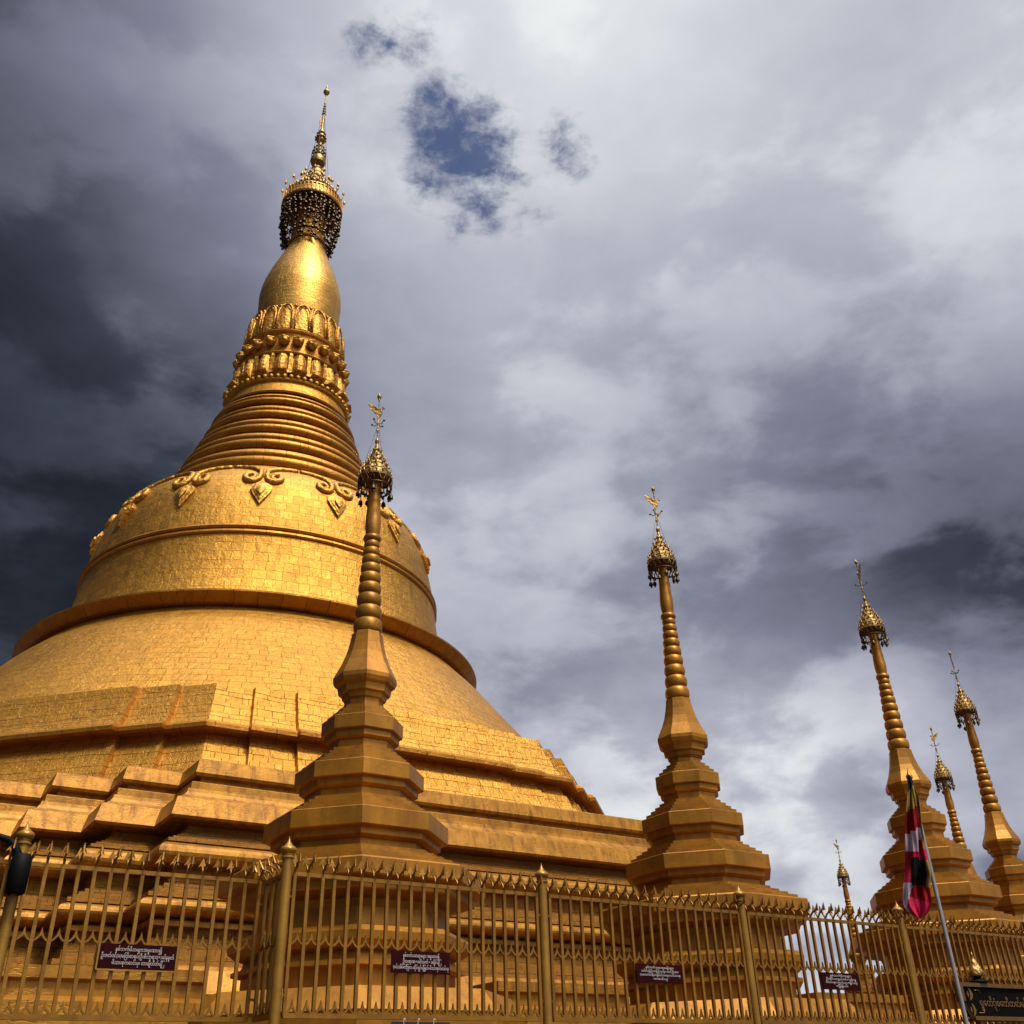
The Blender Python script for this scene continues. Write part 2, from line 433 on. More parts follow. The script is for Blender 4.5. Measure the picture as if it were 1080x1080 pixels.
# more texture towards the horizon, smoother overhead
tex = mth(nt, 'SUBTRACT', 1.08, sep.outputs[2], clamp=True)
lev = mth(nt, 'MULTIPLY_ADD', mth(nt, 'SUBTRACT', c1.outputs['Fac'], .5), .22, lev)
lev = mth(nt, 'MULTIPLY_ADD', mth(nt, 'MULTIPLY', bl.outputs[0], .17), tex, lev)
lev = mth(nt, 'MULTIPLY_ADD', mth(nt, 'MULTIPLY', mth(nt, 'SUBTRACT', c2.outputs['Fac'], .5), .34), tex, lev)
lev = mth(nt, 'MAXIMUM', lev, .07)
rp = ramp(nt, [(0, (lin(2), lin(3), lin(6))), (.25, (lin(60), lin(65), lin(78))), (.5, (lin(126), lin(130), lin(148))), (.72, (lin(184), lin(186), lin(199))), (1, (lin(250), lin(255), lin(252)))])
L(lev, rp.inputs[0])
# unseen bright sky patches, added behind and overhead to put highlights on the gold
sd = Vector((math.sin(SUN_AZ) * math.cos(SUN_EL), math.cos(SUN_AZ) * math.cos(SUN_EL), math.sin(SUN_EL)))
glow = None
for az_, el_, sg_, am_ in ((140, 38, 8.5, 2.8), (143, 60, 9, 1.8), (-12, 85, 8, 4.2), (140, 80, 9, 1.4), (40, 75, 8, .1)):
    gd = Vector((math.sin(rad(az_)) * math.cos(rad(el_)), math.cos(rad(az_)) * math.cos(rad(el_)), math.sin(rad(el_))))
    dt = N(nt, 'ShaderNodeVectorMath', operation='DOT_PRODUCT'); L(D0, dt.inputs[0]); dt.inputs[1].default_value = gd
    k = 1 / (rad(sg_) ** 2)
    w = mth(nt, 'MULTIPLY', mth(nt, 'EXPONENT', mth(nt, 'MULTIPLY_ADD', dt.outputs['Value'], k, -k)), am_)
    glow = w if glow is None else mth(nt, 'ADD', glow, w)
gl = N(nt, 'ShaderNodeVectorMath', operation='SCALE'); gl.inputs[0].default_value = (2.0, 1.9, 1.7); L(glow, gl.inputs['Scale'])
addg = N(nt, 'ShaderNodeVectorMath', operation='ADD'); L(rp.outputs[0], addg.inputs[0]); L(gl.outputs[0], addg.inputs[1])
# hole in the clouds: clear sky shows
skm = N(nt, 'ShaderNodeVectorMath', operation='SCALE'); L(sky.outputs[0], skm.inputs[0]); skm.inputs['Scale'].default_value = .046
hole = None
c3 = N(nt, 'ShaderNodeTexNoise', i_Scale=30.0, i_Detail=7.0, i_Roughness=.65, i_Distortion=.2); L(d3.outputs[0], c3.inputs['Vector'])
for px, py, sg, am in ((487, 175, 2.6, 1.05), (508, 225, 1.8, .8), (495, 250, 1.2, .7), (530, 195, 1.4, .75), (598, 155, 1.5, .75), (400, 48, 1.5, .62), (450, 58, 1.3, .55), (470, 120, 1.3, .5), (560, 235, 1.6, .5)):
    d = ray(px, py).normalized()
    dt = N(nt, 'ShaderNodeVectorMath', operation='DOT_PRODUCT'); L(DW, dt.inputs[0]); dt.inputs[1].default_value = d
    k = 1 / (rad(sg) ** 2)
    w = mth(nt, 'MULTIPLY', mth(nt, 'EXPONENT', mth(nt, 'MULTIPLY_ADD', dt.outputs['Value'], k, -k)), am)
    hole = w if hole is None else mth(nt, 'MAXIMUM', hole, w)
hn = mth(nt, 'MULTIPLY_ADD', mth(nt, 'SUBTRACT', c3.outputs['Fac'], .5), 2.0, mth(nt, 'MULTIPLY', mth(nt, 'SUBTRACT', c2.outputs['Fac'], .5), 1.4))
hole = mth(nt, 'MULTIPLY_ADD', hn, mth(nt, 'MINIMUM', mth(nt, 'MULTIPLY', hole, 1.6), .8), hole)
hr = ramp(nt, [(.25, (0, 0, 0)), (1.0, (.9, .9, .9))], 'EASE'); L(hole, hr.inputs[0])
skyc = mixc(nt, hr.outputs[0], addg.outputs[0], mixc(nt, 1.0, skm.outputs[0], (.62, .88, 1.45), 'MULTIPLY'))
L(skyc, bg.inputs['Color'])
bg.inputs['Strength'].default_value = 1.0

sl = bpy.data.lights.new('sun', 'SUN'); sl.energy = 3.4; sl.angle = rad(10); sl.color = (1, .93, .82)
so = bpy.data.objects.new('sun', sl); col.objects.link(so)
so.rotation_euler = (-sd).to_track_quat('-Z', 'Y').to_euler()
sc.view_settings.view_transform = 'Standard'
sc.view_settings.look = 'None'
sc.view_settings.exposure = 0
sc.view_settings.gamma = 1

# ------------------------------------------------------------------ ground and platform
g = MB(); R_ = 3000
b = g.add([(-R_, -R_, 0), (R_, -R_, 0), (R_, R_, 0), (-R_, R_, 0)]); g.quad((b, b + 1, b + 2, b + 3), [(0, 0), (1, 0), (1, 1), (0, 1)])
tag(g.build('ground', M_ground), kind='structure')
FS = 1.15                         # the fence stands this much nearer full scale
FN = 9.85 * FS                    # depth of the fence line
UC, NC = 15.8, 47.73              # centre of the great pagoda
pl = MB()
PO = 0.55                         # platform floor above eye height


def octo(ap, ang0=0.0):
    R8 = ap / math.cos(PI / 8)
    return [(R8 * math.cos(ang0 + PI / 8 + k * PI / 4), R8 * math.sin(ang0 + PI / 8 + k * PI / 4)) for k in range(8)]


apP = NC - FN + .12
pts = octo(apP)
rings = [[(x, y, z) for x, y in octo(a)] for a, z in ((apP, -1.55), (apP, .62), (apP + .06, .63), (apP + .06, .66), (apP - .3, .662), (apP - .3, PO), (1.0, PO + .01))]
pl.sweep(rings)
tag(pl.build('platform', M_wall, None, W(UC, NC, 0), ANG), kind='structure')

# ------------------------------------------------------------------ great pagoda
pag = tag(empty('great_pagoda', W(UC, NC, PO), ANG), 'huge golden bell-shaped pagoda towering behind the fence and the small spires', 'pagoda')
Z0 = -PO          # local z = rel z - PO


def stair(ap, hw, steps, o):
    """outline (ccw) of a cross-shaped terrace with staircase corners, pushed out by o"""
    q = []
    st = (ap - hw) / steps
    # quadrant +x+y from (ap, hw) to (hw, ap)
    x, y = ap, hw
    q.append((x, y))
    for i in range(steps):
        x -= st; q.append((x, y))
        y += st; q.append((x, y))
    out = []
    for r in range(4):
        cc, ss = [(1, 0), (0, 1), (-1, 0), (0, -1)][r]
        for x, y in q:
            X, Y = x + o, y + o
            out.append((X * cc - Y * ss, X * ss + Y * cc))
    return out


def terr_part(name, prof, mat, smooth=False):
    mb = MB()
    mb.sweep([[(x, y, z + Z0) for x, y in stair(20.45, 8.08, 8, o)] for o, z in prof], sm=False, uvs=1.0)
    return mb.build(name, mat, pag)


def arcp(o0, z0, o1, z1, bul, n=6):
    """rounded moulding between two profile points, bulging outwards"""
    r = []
    for i in range(n + 1):
        t = i / n
        r.append((o0 + (o1 - o0) * t + bul * math.sin(PI * t), z0 + (z1 - z0) * (1 - math.cos(PI * t)) / 2))
    return r


terr_part('cornice', [(.18, 7.66), (-.12, 7.70), (-.12, 7.84), (.06, 7.87), (.1, 7.95), (.02, 8.33), (-.05, 8.37), (-2.5, 8.38), (-2.6, 8.38)], M_terr)
terr_part('upper_band', [(.1, 6.50), (.72, 6.54), (.78, 6.60), (.64, 7.10), (.5, 7.16), (.4, 7.23), (.32, 7.34), (.3, 7.44), (.21, 7.46), (.2, 7.64), (.18, 7.66)], M_terr)
terr_part('brick_course', [(.75, 5.94), (.75, 6.02), (.6, 6.02), (.6, 6.1), (.45, 6.1), (.45, 6.18), (.32, 6.18), (.32, 6.27), (.2, 6.27), (.2, 6.36), (.1, 6.36), (.1, 6.50)], M_terr2)
terr_part('round_moulding', [(.45, 5.2), (.45, 5.33), (.75, 5.34)] + arcp(.6, 5.34, .6, 5.92, .42, 10) + [(.75, 5.94)], M_terr)
terr_part('brick_course', [(1.15, 4.52), (1.15, 4.62), (1.0, 4.62), (1.0, 4.72), (.85, 4.72), (.85, 4.82), (.68, 4.82), (.68, 4.92), (.55, 4.92), (.55, 5.04), (.45, 5.04), (.45, 5.2)], M_terr2)
terr_part('round_moulding', [(.7, 3.76), (.7, 3.86), (1.0, 3.88), (1.0, 4.0), (.75, 4.02), (.75, 4.08), (1.1, 4.09)] + arcp(1.0, 4.09, 1.0, 4.5, .36, 10) + [(1.15, 4.52)], M_terr)
terr_part('wall', [(1.25, 2.95), (1.25, 3.2), (1.05, 3.2), (1.05, 3.42), (.9, 3.42), (.9, 3.6), (.7, 3.6), (.7, 3.76)], M_terr2)
terr_part('base_band', [(1.3, 2.2), (1.75, 2.24), (1.8, 2.32), (1.55, 2.85), (1.45, 2.95), (1.25, 2.95)], M_terr)
terr_part('footing', [(2.7, .55), (2.7, 1.1), (2.4, 1.1), (2.4, 1.35), (2.1, 1.35), (2.1, 1.6), (1.7, 1.6), (1.7, 1.9), (1.3, 1.95), (1.3, 2.2)], M_terr)


def octside(ap, k_=.25):
    """one octagon side with two small set-backs each side of its middle, as outline points (all 8 sides)"""
    hw0, hw1 = 4.15 * ap / 17.6, 5.7 * ap / 17.6
    apc = ap - 2 * k_
    hc = math.tan(PI / 8) * apc
    loc = [(-hw1, apc), (-hw1, ap - k_), (-hw0, ap - k_), (-hw0, ap), (hw0, ap), (hw0, ap - k_), (hw1, ap - k_), (hw1, apc), (hc, apc)]
    out = []
    for s_ in range(8):
        a = s_ * PI / 4
        # side normal at angle a ; tangent ccw
        cx, cy = math.cos(a), math.sin(a)
        tx, ty = -cy, cx
        for t, r in loc: out.append((cx * r + tx * t, cy * r + ty * t))
    return out


def oct_part(name, prof, mat):
    mb = MB(); mb.sweep([[(x, y, z + Z0) for x, y in octside(a)] for a, z in prof]); return mb.build(name, mat, pag)


oct_part('octagonal_base', [(18.5, 8.3), (18.2, 8.75), (18.1, 8.8), (17.8, 9.4), (17.7, 9.42), (17.45, 9.95), (17.35, 9.98), (17.15, 10.36)], M_oct)
oct_part('base_moulding', [(17.15, 10.36), (17.55, 10.37), (17.72, 10.42), (17.72, 10.55), (17.55, 10.68), (17.25, 10.78)], M_trim)
oct_part('octagonal_base', [(17.25, 10.78), (17.1, 11.05), (17.0, 11.08), (16.8, 11.6), (16.68, 11.62), (16.55, 12.0), (16.45, 12.03), (16.35, 12.38), (15.0, 12.45)], M_oct)

LEAN = .012


def lean(o):
    """the upper part of the tower is very slightly out of plumb"""
    d = (UU * 0 + Vector((1, 0, 0)))
    dl = Vector((math.cos(-ANG) * 1, math.sin(-ANG) * 1, 0))
    for v in o.data.vertices:
        h = v.co.z - (27 + Z0)
        if h > 0: v.co += dl * (LEAN * h)
    return o


def rev(name, prof, mat, seg=160, sm=True, parent=None, sharp=30):
    mb = MB(); mb.lathe([(r, z + Z0) for r, z in prof], seg, sm=sm)
    return lean(mb.build(name, mat, parent or pag, sharp=sharp))


def spline(P, n=5):
    """Catmull-Rom through profile points"""
    out = []
    for i in range(len(P) - 1):
        p0 = P[max(i - 1, 0)]; p1 = P[i]; p2 = P[i + 1]; p3 = P[min(i + 2, len(P) - 1)]
        for k_ in range(n):
            t = k_ / n
            out.append(tuple(.5 * ((2 * p1[j]) + (-p0[j] + p2[j]) * t + (2 * p0[j] - 5 * p1[j] + 4 * p2[j] - p3[j]) * t * t + (-p0[j] + 3 * p1[j] - 3 * p2[j] + p3[j]) * t ** 3) for j in range(2)))
    out.append(P[-1])
    return out


rev('lower_bell', spline([(15.85, 12.3), (15.3, 13.0), (14.5, 14.0), (13.65, 15.0), (12.8, 16.0), (11.95, 17.0), (11.25, 17.7), (10.8, 18.2)]), M_cone)
rev('bell_ring', [(10.6, 18.2), (11.0, 18.22), (11.12, 18.27), (11.44, 18.62), (11.44, 18.7), (11.3, 18.75), (10.9, 18.8), (10.5, 18.83), (9.95, 18.86)], M_trim)
BELL = spline([(10.02, 18.8), (9.75, 19.6), (9.55, 20.4), (9.38, 21.3), (9.25, 22.2), (9.15, 23.2), (8.98, 24.2), (8.8, 25.0), (8.5, 25.9), (8.05, 26.7), (7.4, 27.4), (6.7, 27.95), (6.1, 28.3), (5.75, 28.5)], 6)
rev('bell', BELL, M_bell)


def bell_r(z):
    for i in range(len(BELL) - 1):
        if BELL[i][1] <= z <= BELL[i + 1][1]:
            t = (z - BELL[i][1]) / (BELL[i + 1][1] - BELL[i][1] + 1e-9)
            return BELL[i][0] + t * (BELL[i + 1][0] - BELL[i][0])
    return BELL[-1][0]


r23 = bell_r(22.85)
rev('bell_band', [(r23 - .05, 22.6), (r23 + .08, 22.62), (r23 + .13, 22.7), (r23 + .1, 22.8), (r23 - .02, 22.84), (r23 - .02, 22.88), (r23 + .09, 22.92), (r23 + .13, 23.0), (r23 + .05, 23.1), (r23 - .06, 23.12)], M_trim)

# garland on the shoulder of the bell
CAMDIR = math.atan2(-NC, -UC)        # local direction (in precinct axes) from the pagoda to the camera
PH = CAMDIR + rad(-5.4)


def bp_(th, z, off=.05):
    r = bell_r(z) + off
    return Vector((r * math.cos(th), r * math.sin(th), z + Z0))


gar = empty('shoulder_garland', (0, 0, 0)); gar.parent = pag


ND = 15
PH = CAMDIR + rad(-4.6)
for k_ in range(ND):
    th = PH + k_ * 2 * PI / ND
    mb = MB()
    # leaf shaped drop: raised rim and inner boss
    for sc2, off in ((1.0, .14), (.74, .2), (.42, .32)):
        out = [(0, -.82), (.17, -.52), (.36, -.2), (.5, .12), (.46, .36), (.26, .52), (0, .62), (-.26, .52), (-.46, .36), (-.5, .12), (-.36, -.2), (-.17, -.52)]
        top = []; bot = []
        for x, z in out:
            zc = 25.15 + z * sc2
            top.append(bp_(th + x * sc2 / bell_r(zc), zc, off)); bot.append(bp_(th + x * sc2 / bell_r(zc), zc, off - .14))
        mb.sweep([bot, top])
        apx = bp_(th, 25.2, off + .13 * sc2); bI = mb.add(top + [apx]); nt_ = len(top)
        for i in range(nt_): mb.quad((bI + i, bI + (i + 1) % nt_, bI + nt_))
    lean(mb.build('drop', M_carv, gar))
for k_ in range(ND):
    th = PH + k_ * 2 * PI / ND
    mb = MB()
    half = PI / ND * bell_r(26.6)
    for s_ in (-1, 1):
        pts = []; rs = []
        for i in range(13):         # from the crown of the arch down to the drop
            a = PI / 2 * i / 12
            x = .14 + (half - .14) * (1 - math.sin(a)); z = 26.25 + .95 * math.cos(a) ** 1.0 * 1.0
            x = .14 + (half - .14) * math.cos(a) ** 1.0 if False else x
            pts.append((x, 26.25 + .98 * math.sqrt(max(0, 1 - (1 - min(1, x / half)) ** 2.6)) if x > .14 else 26.3)); rs.append(.12 + .02 * i / 12)
        for i in range(1, 22):      # scroll
            t = i / 21
            a = PI + t * rad(470)
            rr = .40 * (1 - .78 * t)
            pts.append((.56 + rr * math.cos(a), 26.2 + rr * math.sin(a) * .95)); rs.append(.13 - .05 * t + .05 * math.sin(PI * min(1, t * 1.3)))
        base_th = th + (0 if s_ > 0 else 2 * PI / ND)
        P_ = [bp_(base_th + s_ * x / 8.3, z, .06) for x, z in pts]
        mb.tube([tuple(p) for p in P_], rs, 6)
    lean(mb.build('festoon', M_carv, gar))

# ringed neck
prof = [(5.6, 28.35)]
NR = [(28.4, 6.1), (29.95, 5.5), (31.35, 4.95), (32.65, 4.5), (33.85, 4.14)]
for i, (z, r) in enumerate(NR):
    h_ = (NR[i + 1][0] - z) if i < len(NR) - 1 else 1.05
    nr = (NR[i + 1][1]) if i < len(NR) - 1 else 3.78
    prof += [(r - .42, z + .01), (r - .1, z + .04 * h_), (r + .02, z + .1 * h_), (r + .08, z + .2 * h_), (r + .06, z + .3 * h_), (r - .04, z + .38 * h_), (r - .16, z + .42 * h_), (r - .17, z + .45 * h_),
             (r - .1, z + .48 * h_), (r - .06, z + .55 * h_), (r - .1, z + .64 * h_), (r - .2, z + .69 * h_), (r - .22, z + .73 * h_), (nr - .12, z + .92 * h_), (nr - .3, z + .99 * h_)]
prof += [(3.76, 34.95)]
rev('ringed_neck', prof, M_trim, 128, sharp=50)
rev('neck_band', [(3.76, 34.9), (3.84, 34.98), (3.78, 35.06), (3.68, 35.1), (3.52, 35.85), (3.64, 35.89), (3.68, 35.97), (3.62, 36.05), (3.4, 36.05)], M_bell, 128)


def around(name, n, phase, fn, mat, parent):
    """n copies of one shape set round the axis"""
    mb = MB(); fn(mb)
    me = mb.mesh(name, mat)
    dl = Vector((math.cos(-ANG), math.sin(-ANG), 0))
    zavg = sum(v.co.z for v in me.vertices) / len(me.vertices)
    hh = max(0, zavg - (27 + Z0))
    for k_ in range(n):
        o = bpy.data.objects.new(name, me); col.objects.link(o)
        o.rotation_euler = (0, 0, phase + 2 * PI * k_ / n)
        o.location = dl * (LEAN * hh)
        o.parent = parent


def bulged(mb, r0, r1, z0, z1, hw0, hw1, out, tip=None, n=6, inner=True):
    """upright petal/panel on the +x side: z0..z1, half widths, bulging outwards"""
    rows = 7
    rings = []
    for i in range(rows + 1):
        t = i / rows
        z = z0 + (z1 - z0) * t + Z0
        w = hw0 + (hw1 - hw0) * t
        r = r0 + (r1 - r0) * t
        if tip == 'down': w *= math.sqrt(max(.02, 1 - (1 - t) ** 4)) if t < .5 else 1
        if tip == 'up': w *= math.sqrt(max(.02, 1 - t ** 3.0))
        ring = []
        for j in range(n + 1):
            s_ = -1 + 2 * j / n
            ring.append((r + out * (1 - s_ * s_ * .75) * (.6 + .4 * math.sin(PI * min(1, t * 1.1))), s_ * w, z))
        rings.append(ring)
    mb.sweep(rings, closed=False)
    # back and rims
    back = [[(r0 + (r1 - r0) * (i / rows) - .08, rings[i][0][1] if j == 0 else rings[i][-1][1], rings[i][0][2]) for j in (0, 1)] for i in range(rows + 1)]
    for i in range(rows):
        b0 = mb.add([rings[i][0], rings[i + 1][0], back[i + 1][0], back[i][0]]); mb.quad((b0, b0 + 1, b0 + 2, b0 + 3))
        b0 = mb.add([rings[i][-1], rings[i + 1][-1], back[i + 1][1], back[i][1]]); mb.quad((b0 + 3, b0 + 2, b0 + 1, b0))
    b0 = mb.add(rings[0] + [back[0][1], back[0][0]]); mb.quad([b0 + i for i in reversed(range(n + 3))])
    b0 = mb.add(rings[-1] + [back[-1][1], back[-1][0]]); mb.quad([b0 + i for i in range(n + 3)])


DL = -.45
# lower lotus band: bead row, hanging petals
lot = rev('lotus_band', [(r, z + DL) for r, z in [(3.35, 36.45), (3.4, 36.5), (3.25, 36.7), (3.2, 38.5), (3.34, 38.52), (3.42, 38.62), (3.3, 38.75), (3.12, 38.9), (3.0, 39.9), (3.06, 40.3), (3.18, 40.36), (3.22, 40.46), (3.1, 40.6), (2.85, 40.66), (2.6, 42.7), (2.45, 42.9)]], M_trim, 96)
lot2 = pag
around('bead', 60, 0, lambda mb: mb.ball((3.62, 0, 36.60 + Z0 + DL), .15, 6, 5), M_carv, lot)


def petal_low(mb):
    bulged(mb, 3.28, 3.2, 36.95 + DL, 38.45 + DL, .40, .30, .36)
    for k2, (ro, ri, hw) in enumerate(((3.84, 3.3, .42), (3.7, 3.3, .3))):
        zt_ = 37.02 - .16 * k2 + Z0 + DL
        b0 = mb.add([(ri, -hw, zt_), (ro, -hw, zt_), (ro, hw, zt_), (ri, hw, zt_), (ri, -hw, zt_ - .3), (ro - .3, -hw * .8, zt_ - .18), (ro - .3, hw * .8, zt_ - .18), (ri, hw, zt_ - .3)])
        for q5 in ((0, 1, 2, 3), (4, 7, 6, 5), (0, 4, 5, 1), (1, 5, 6, 2), (2, 6, 7, 3)): mb.quad([b0 + i for i in q5])


around('petal', 20, CAMDIR + rad(7), petal_low, M_carv, lot)
around('petal_divider', 20, CAMDIR + rad(16), lambda mb: (mb.box((3.34, 0, 37.75 + Z0 + DL), (.1, .1, .72)), mb.box((3.4, 0, 37.10 + Z0 + DL), (.1, .16, .1))), M_carv, lot)


def knob(mb):
    mb.ball((3.22, 0, 39.60 + Z0 + DL), .34, 10, 8, .95)
    mb.lathe([(.37, 0), (.40, .06), (.37, .12)], 6, (3.22, 0, 39.62 + Z0 + DL), sm=False)


around('knob', 24, CAMDIR + rad(3), knob, M_carv, lot)


def petal_up(mb):
    bulged(mb, 2.95, 2.72, 40.75 + DL, 42.75 + DL, .40, .40, .12, 'up')
    # raised arch rim
    pts = []
    for i in range(15):
        a = PI * i / 14
        pts.append((3.02 + .02 * math.sin(a) - .16 * math.sin(a), -.44 * math.cos(a), 41.70 + Z0 + DL + 1.05 * math.sin(a) ** .8))
    pts = [(3.08, -.44, 40.70 + Z0 + DL)] + pts + [(3.08, .44, 40.70 + Z0 + DL)]
    mb.tube(pts, .07, 5)


around('petal', 18, CAMDIR + rad(5), petal_up, M_carv, lot)
around('bead', 54, 0, lambda mb: mb.ball((2.62, 0, 42.88 + Z0 + DL), .12, 6, 5), M_carv, lot)

rev('bud', spline([(2.40, 42.2), (2.53, 43.1), (2.6, 44.4), (2.6, 45.1), (2.46, 46.0), (2.18, 47.0), (1.82, 48.0), (1.45, 49.0), (1.18, 49.9), (1.02, 50.8), (.92, 52.0), (.86, 53.2), (.82, 54.3), (.8, 55.2)]), M_bud, 96)
rev('bud_collar', [(1.2, 50.0), (1.28, 50.05), (1.24, 50.15), (1.12, 50.2), (1.08, 50.9), (1.18, 50.95), (1.14, 51.05), (1.03, 51.1), (1.0, 51.8), (1.08, 51.85), (.98, 51.95)], M_carv, 48)

# umbrella crown
umb = rev('umbrella', [(1.4, 53.9), (1.98, 53.35), (2.06, 53.35), (2.1, 53.45), (2.02, 53.52), (1.96, 54.2), (2.02, 54.22), (2.0, 54.32), (1.88, 54.36), (1.72, 54.6), (1.76, 54.64), (1.68, 54.72), (1.46, 54.98), (1.5, 55.03), (1.42, 55.1), (1.2, 55.4), (1.24, 55.46), (1.15, 55.52), (.98, 55.85), (1.02, 55.9), (.94, 55.97), (.8, 56.35), (.84, 56.4), (.76, 56.48), (.64, 56.9), (.67, 56.95), (.6, 57.0), (.48, 57.45), (.51, 57.5), (.42, 57.56), (.24, 58.0)], M_hti, 48)
around('baluster', 48, 0, lambda mb: mb.box((2.04, 0, 53.85 + Z0), (.035, .045, .32)), M_carv, umb)


def spikelet(r, z, h):
    def f(mb):
        mb.tube([(r, 0, z + Z0), (r + .12, 0, z + h * .55 + Z0)], .03, 4)
        mb.lathe([(.02, 0), (.09, .14), (.1, .2), (.05, .34), (.005, .5)], 5, (r + .12, 0, z + h * .5 + Z0))
    return f


around('leaf_finial', 16, .1, spikelet(2.02, 54.25, .9), M_carv, umb)
around('leaf_finial', 14, .2, spikelet(1.56, 54.9, .8), M_hti, umb)
around('leaf_finial', 10, .3, spikelet(1.12, 55.6, .7), M_hti, umb)
around('leaf_finial', 8, .3, spikelet(.8, 56.5, .6), M_hti, umb)
around('wall_leaf', 26, 0, lambda mb: mb.lathe([(.03, 0), (.14, .15), (.12, .3), (.01, .5)], 5, (1.72, 0, 54.5 + Z0)), M_hti, umb)
around('wall_leaf', 20, .1, lambda mb: mb.lathe([(.03, 0), (.13, .15), (.11, .3), (.01, .5)], 5, (1.32, 0, 55.1 + Z0)), M_hti, umb)
around('wall_leaf', 14, .1, lambda mb: mb.lathe([(.03, 0), (.12, .15), (.1, .3), (.01, .5)], 5, (.95, 0, 55.9 + Z0)), M_hti, umb)


def bellstring(seed):
    def f(mb):
        rnd = random.Random(seed)
        n = rnd.randint(9, 13)
        end = rnd.uniform(49.0, 50.6)
        P_ = [(1.98, 0, 53.4), (1.97, .04, 52.4), (1.86, -.03, 51.2), (1.62, .03, 50.0), (1.45, 0, end)]
        mb.tube([(a, b_, c_ + Z0) for a, b_, c_ in P_], .016, 4)
        for i in range(n):
            t = (i + rnd.random() * .7) / n
            zz_ = 53.2 - t * (53.2 - end)
            rr = 1.98 - .55 * max(0, (t - .2)) ** 1.3
            s_ = rnd.uniform(.06, .15)
            yy = rnd.uniform(-.1, .1)
            mb.lathe([(s_, -s_), (s_ * .9, 0), (s_ * .4, s_ * .7), (.01, s_)], 6, (rr, yy, zz_ + Z0))
            if i % 2: mb.box((rr, yy, zz_ - s_ * 1.6 + Z0), (.012, s_ * .7, s_ * .8))
        # little arch linking to the next string
        if seed % 2:
            pts = [((1.98 + .02) * math.cos(a * .03), 2.0 * math.sin(a * .03), 52.9 - .5 * math.sin(PI * a / 8) + Z0) for a in range(9)]
            mb.tube(pts, .03, 4)
            mb.ball((1.98, .12, 51.6 + Z0), .13, 5, 4)
    return f


rr0 = random.Random(3)
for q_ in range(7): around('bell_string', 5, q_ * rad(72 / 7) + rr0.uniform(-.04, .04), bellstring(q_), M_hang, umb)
for z_, r_ in ((52.7, 1.98), (51.4, 1.9)):
    mb = MB()
    mb.tube([(r_ * math.cos(a * PI / 24), r_ * math.sin(a * PI / 24), z_ + Z0 + .1 * math.sin(a * 2.1)) for a in range(49)], .025, 4, caps=False)
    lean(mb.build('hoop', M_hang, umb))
# ornate collars round the stem under the umbrella
for z_ in (50.5, 51.2, 51.9, 52.6):
    around('stem_leaf', 12, z_, (lambda zz_: (lambda mb: mb.lathe([(.03, 0), (.15, .12), (.13, .3), (.01, .5)], 5, (1.02 - (zz_ - 50.5) * .06, 0, zz_ + Z0))))(z_), M_carv, umb)

# jewelled mast
rev('mast', [(.2, 57.9), (.14, 58.2), (.5, 58.35), (.56, 58.6), (.5, 58.85), (.3, 58.9), (.2, 59.0), (.24, 59.8), (.16, 60.0), (.14, 60.6), (.3, 60.75), (.34, 60.9), (.2, 61.05), (.3, 61.2), (.3, 61.35), (.16, 61.5), (.26, 61.65), (.24, 61.8), (.12, 61.95), (.09, 62.3), (.08, 63.7), (.15, 63.8), (.07, 63.95), (.14, 64.1), (.06, 64.25), (.12, 64.4), (.05, 64.55), (.11, 64.7), (.05, 64.85), (.09, 65.0), (.05, 65.1), (.05, 66.0), (.14, 66.1), (.24, 66.35), (.2, 66.55), (.08, 66.7), (.1, 66.85), (.02, 67.2)], M_hti, 16)
mb = MB()
for a in range(10):
    an = a * PI / 5
    mb.tube([(.24 * math.cos(an), .24 * math.sin(an), 60.2 + Z0), (.5 * math.cos(an), .5 * math.sin(an), 59.5 + Z0), (.52 * math.cos(an), .52 * math.sin(an), 58.9 + Z0)], .03, 4)
    for t in (.2, .5, .8): mb.ball((.4 * math.cos(an + .1), .4 * math.sin(an + .1), 58.9 + 1.2 * t + Z0), .08, 5, 4)
    mb.ball((.36 * math.cos(an), .36 * math.sin(an), 61.0 + Z0), .1, 5, 4)
    mb.ball((.3 * math.cos(an), .3 * math.sin(an), 61.5 + Z0), .08, 5, 4)
lean(mb.build('mast_jewels', M_hang, pag))
mb = MB()
mb.prism([(0, 0), (-.2, -.1), (-.28, .4), (-.2, .85), (0, .7)], .04, Matrix.Translation((0, 0, 62.5 + Z0)) @ Matrix.Rotation(CAMDIR + PI / 2 + .3, 4, 'Z'))
lean(mb.build('vane', M_hang, pag))
mb = MB()
for a in (.3, 2.2, 4.2, 5.4):
    mb.tube([(1.0 * math.cos(a), 1.0 * math.sin(a), 56.5 + Z0), (.05 * math.cos(a), .05 * math.sin(a), 63.8 + Z0)], .014, 4)
lean(mb.build('guy_wires', M_hang, pag))


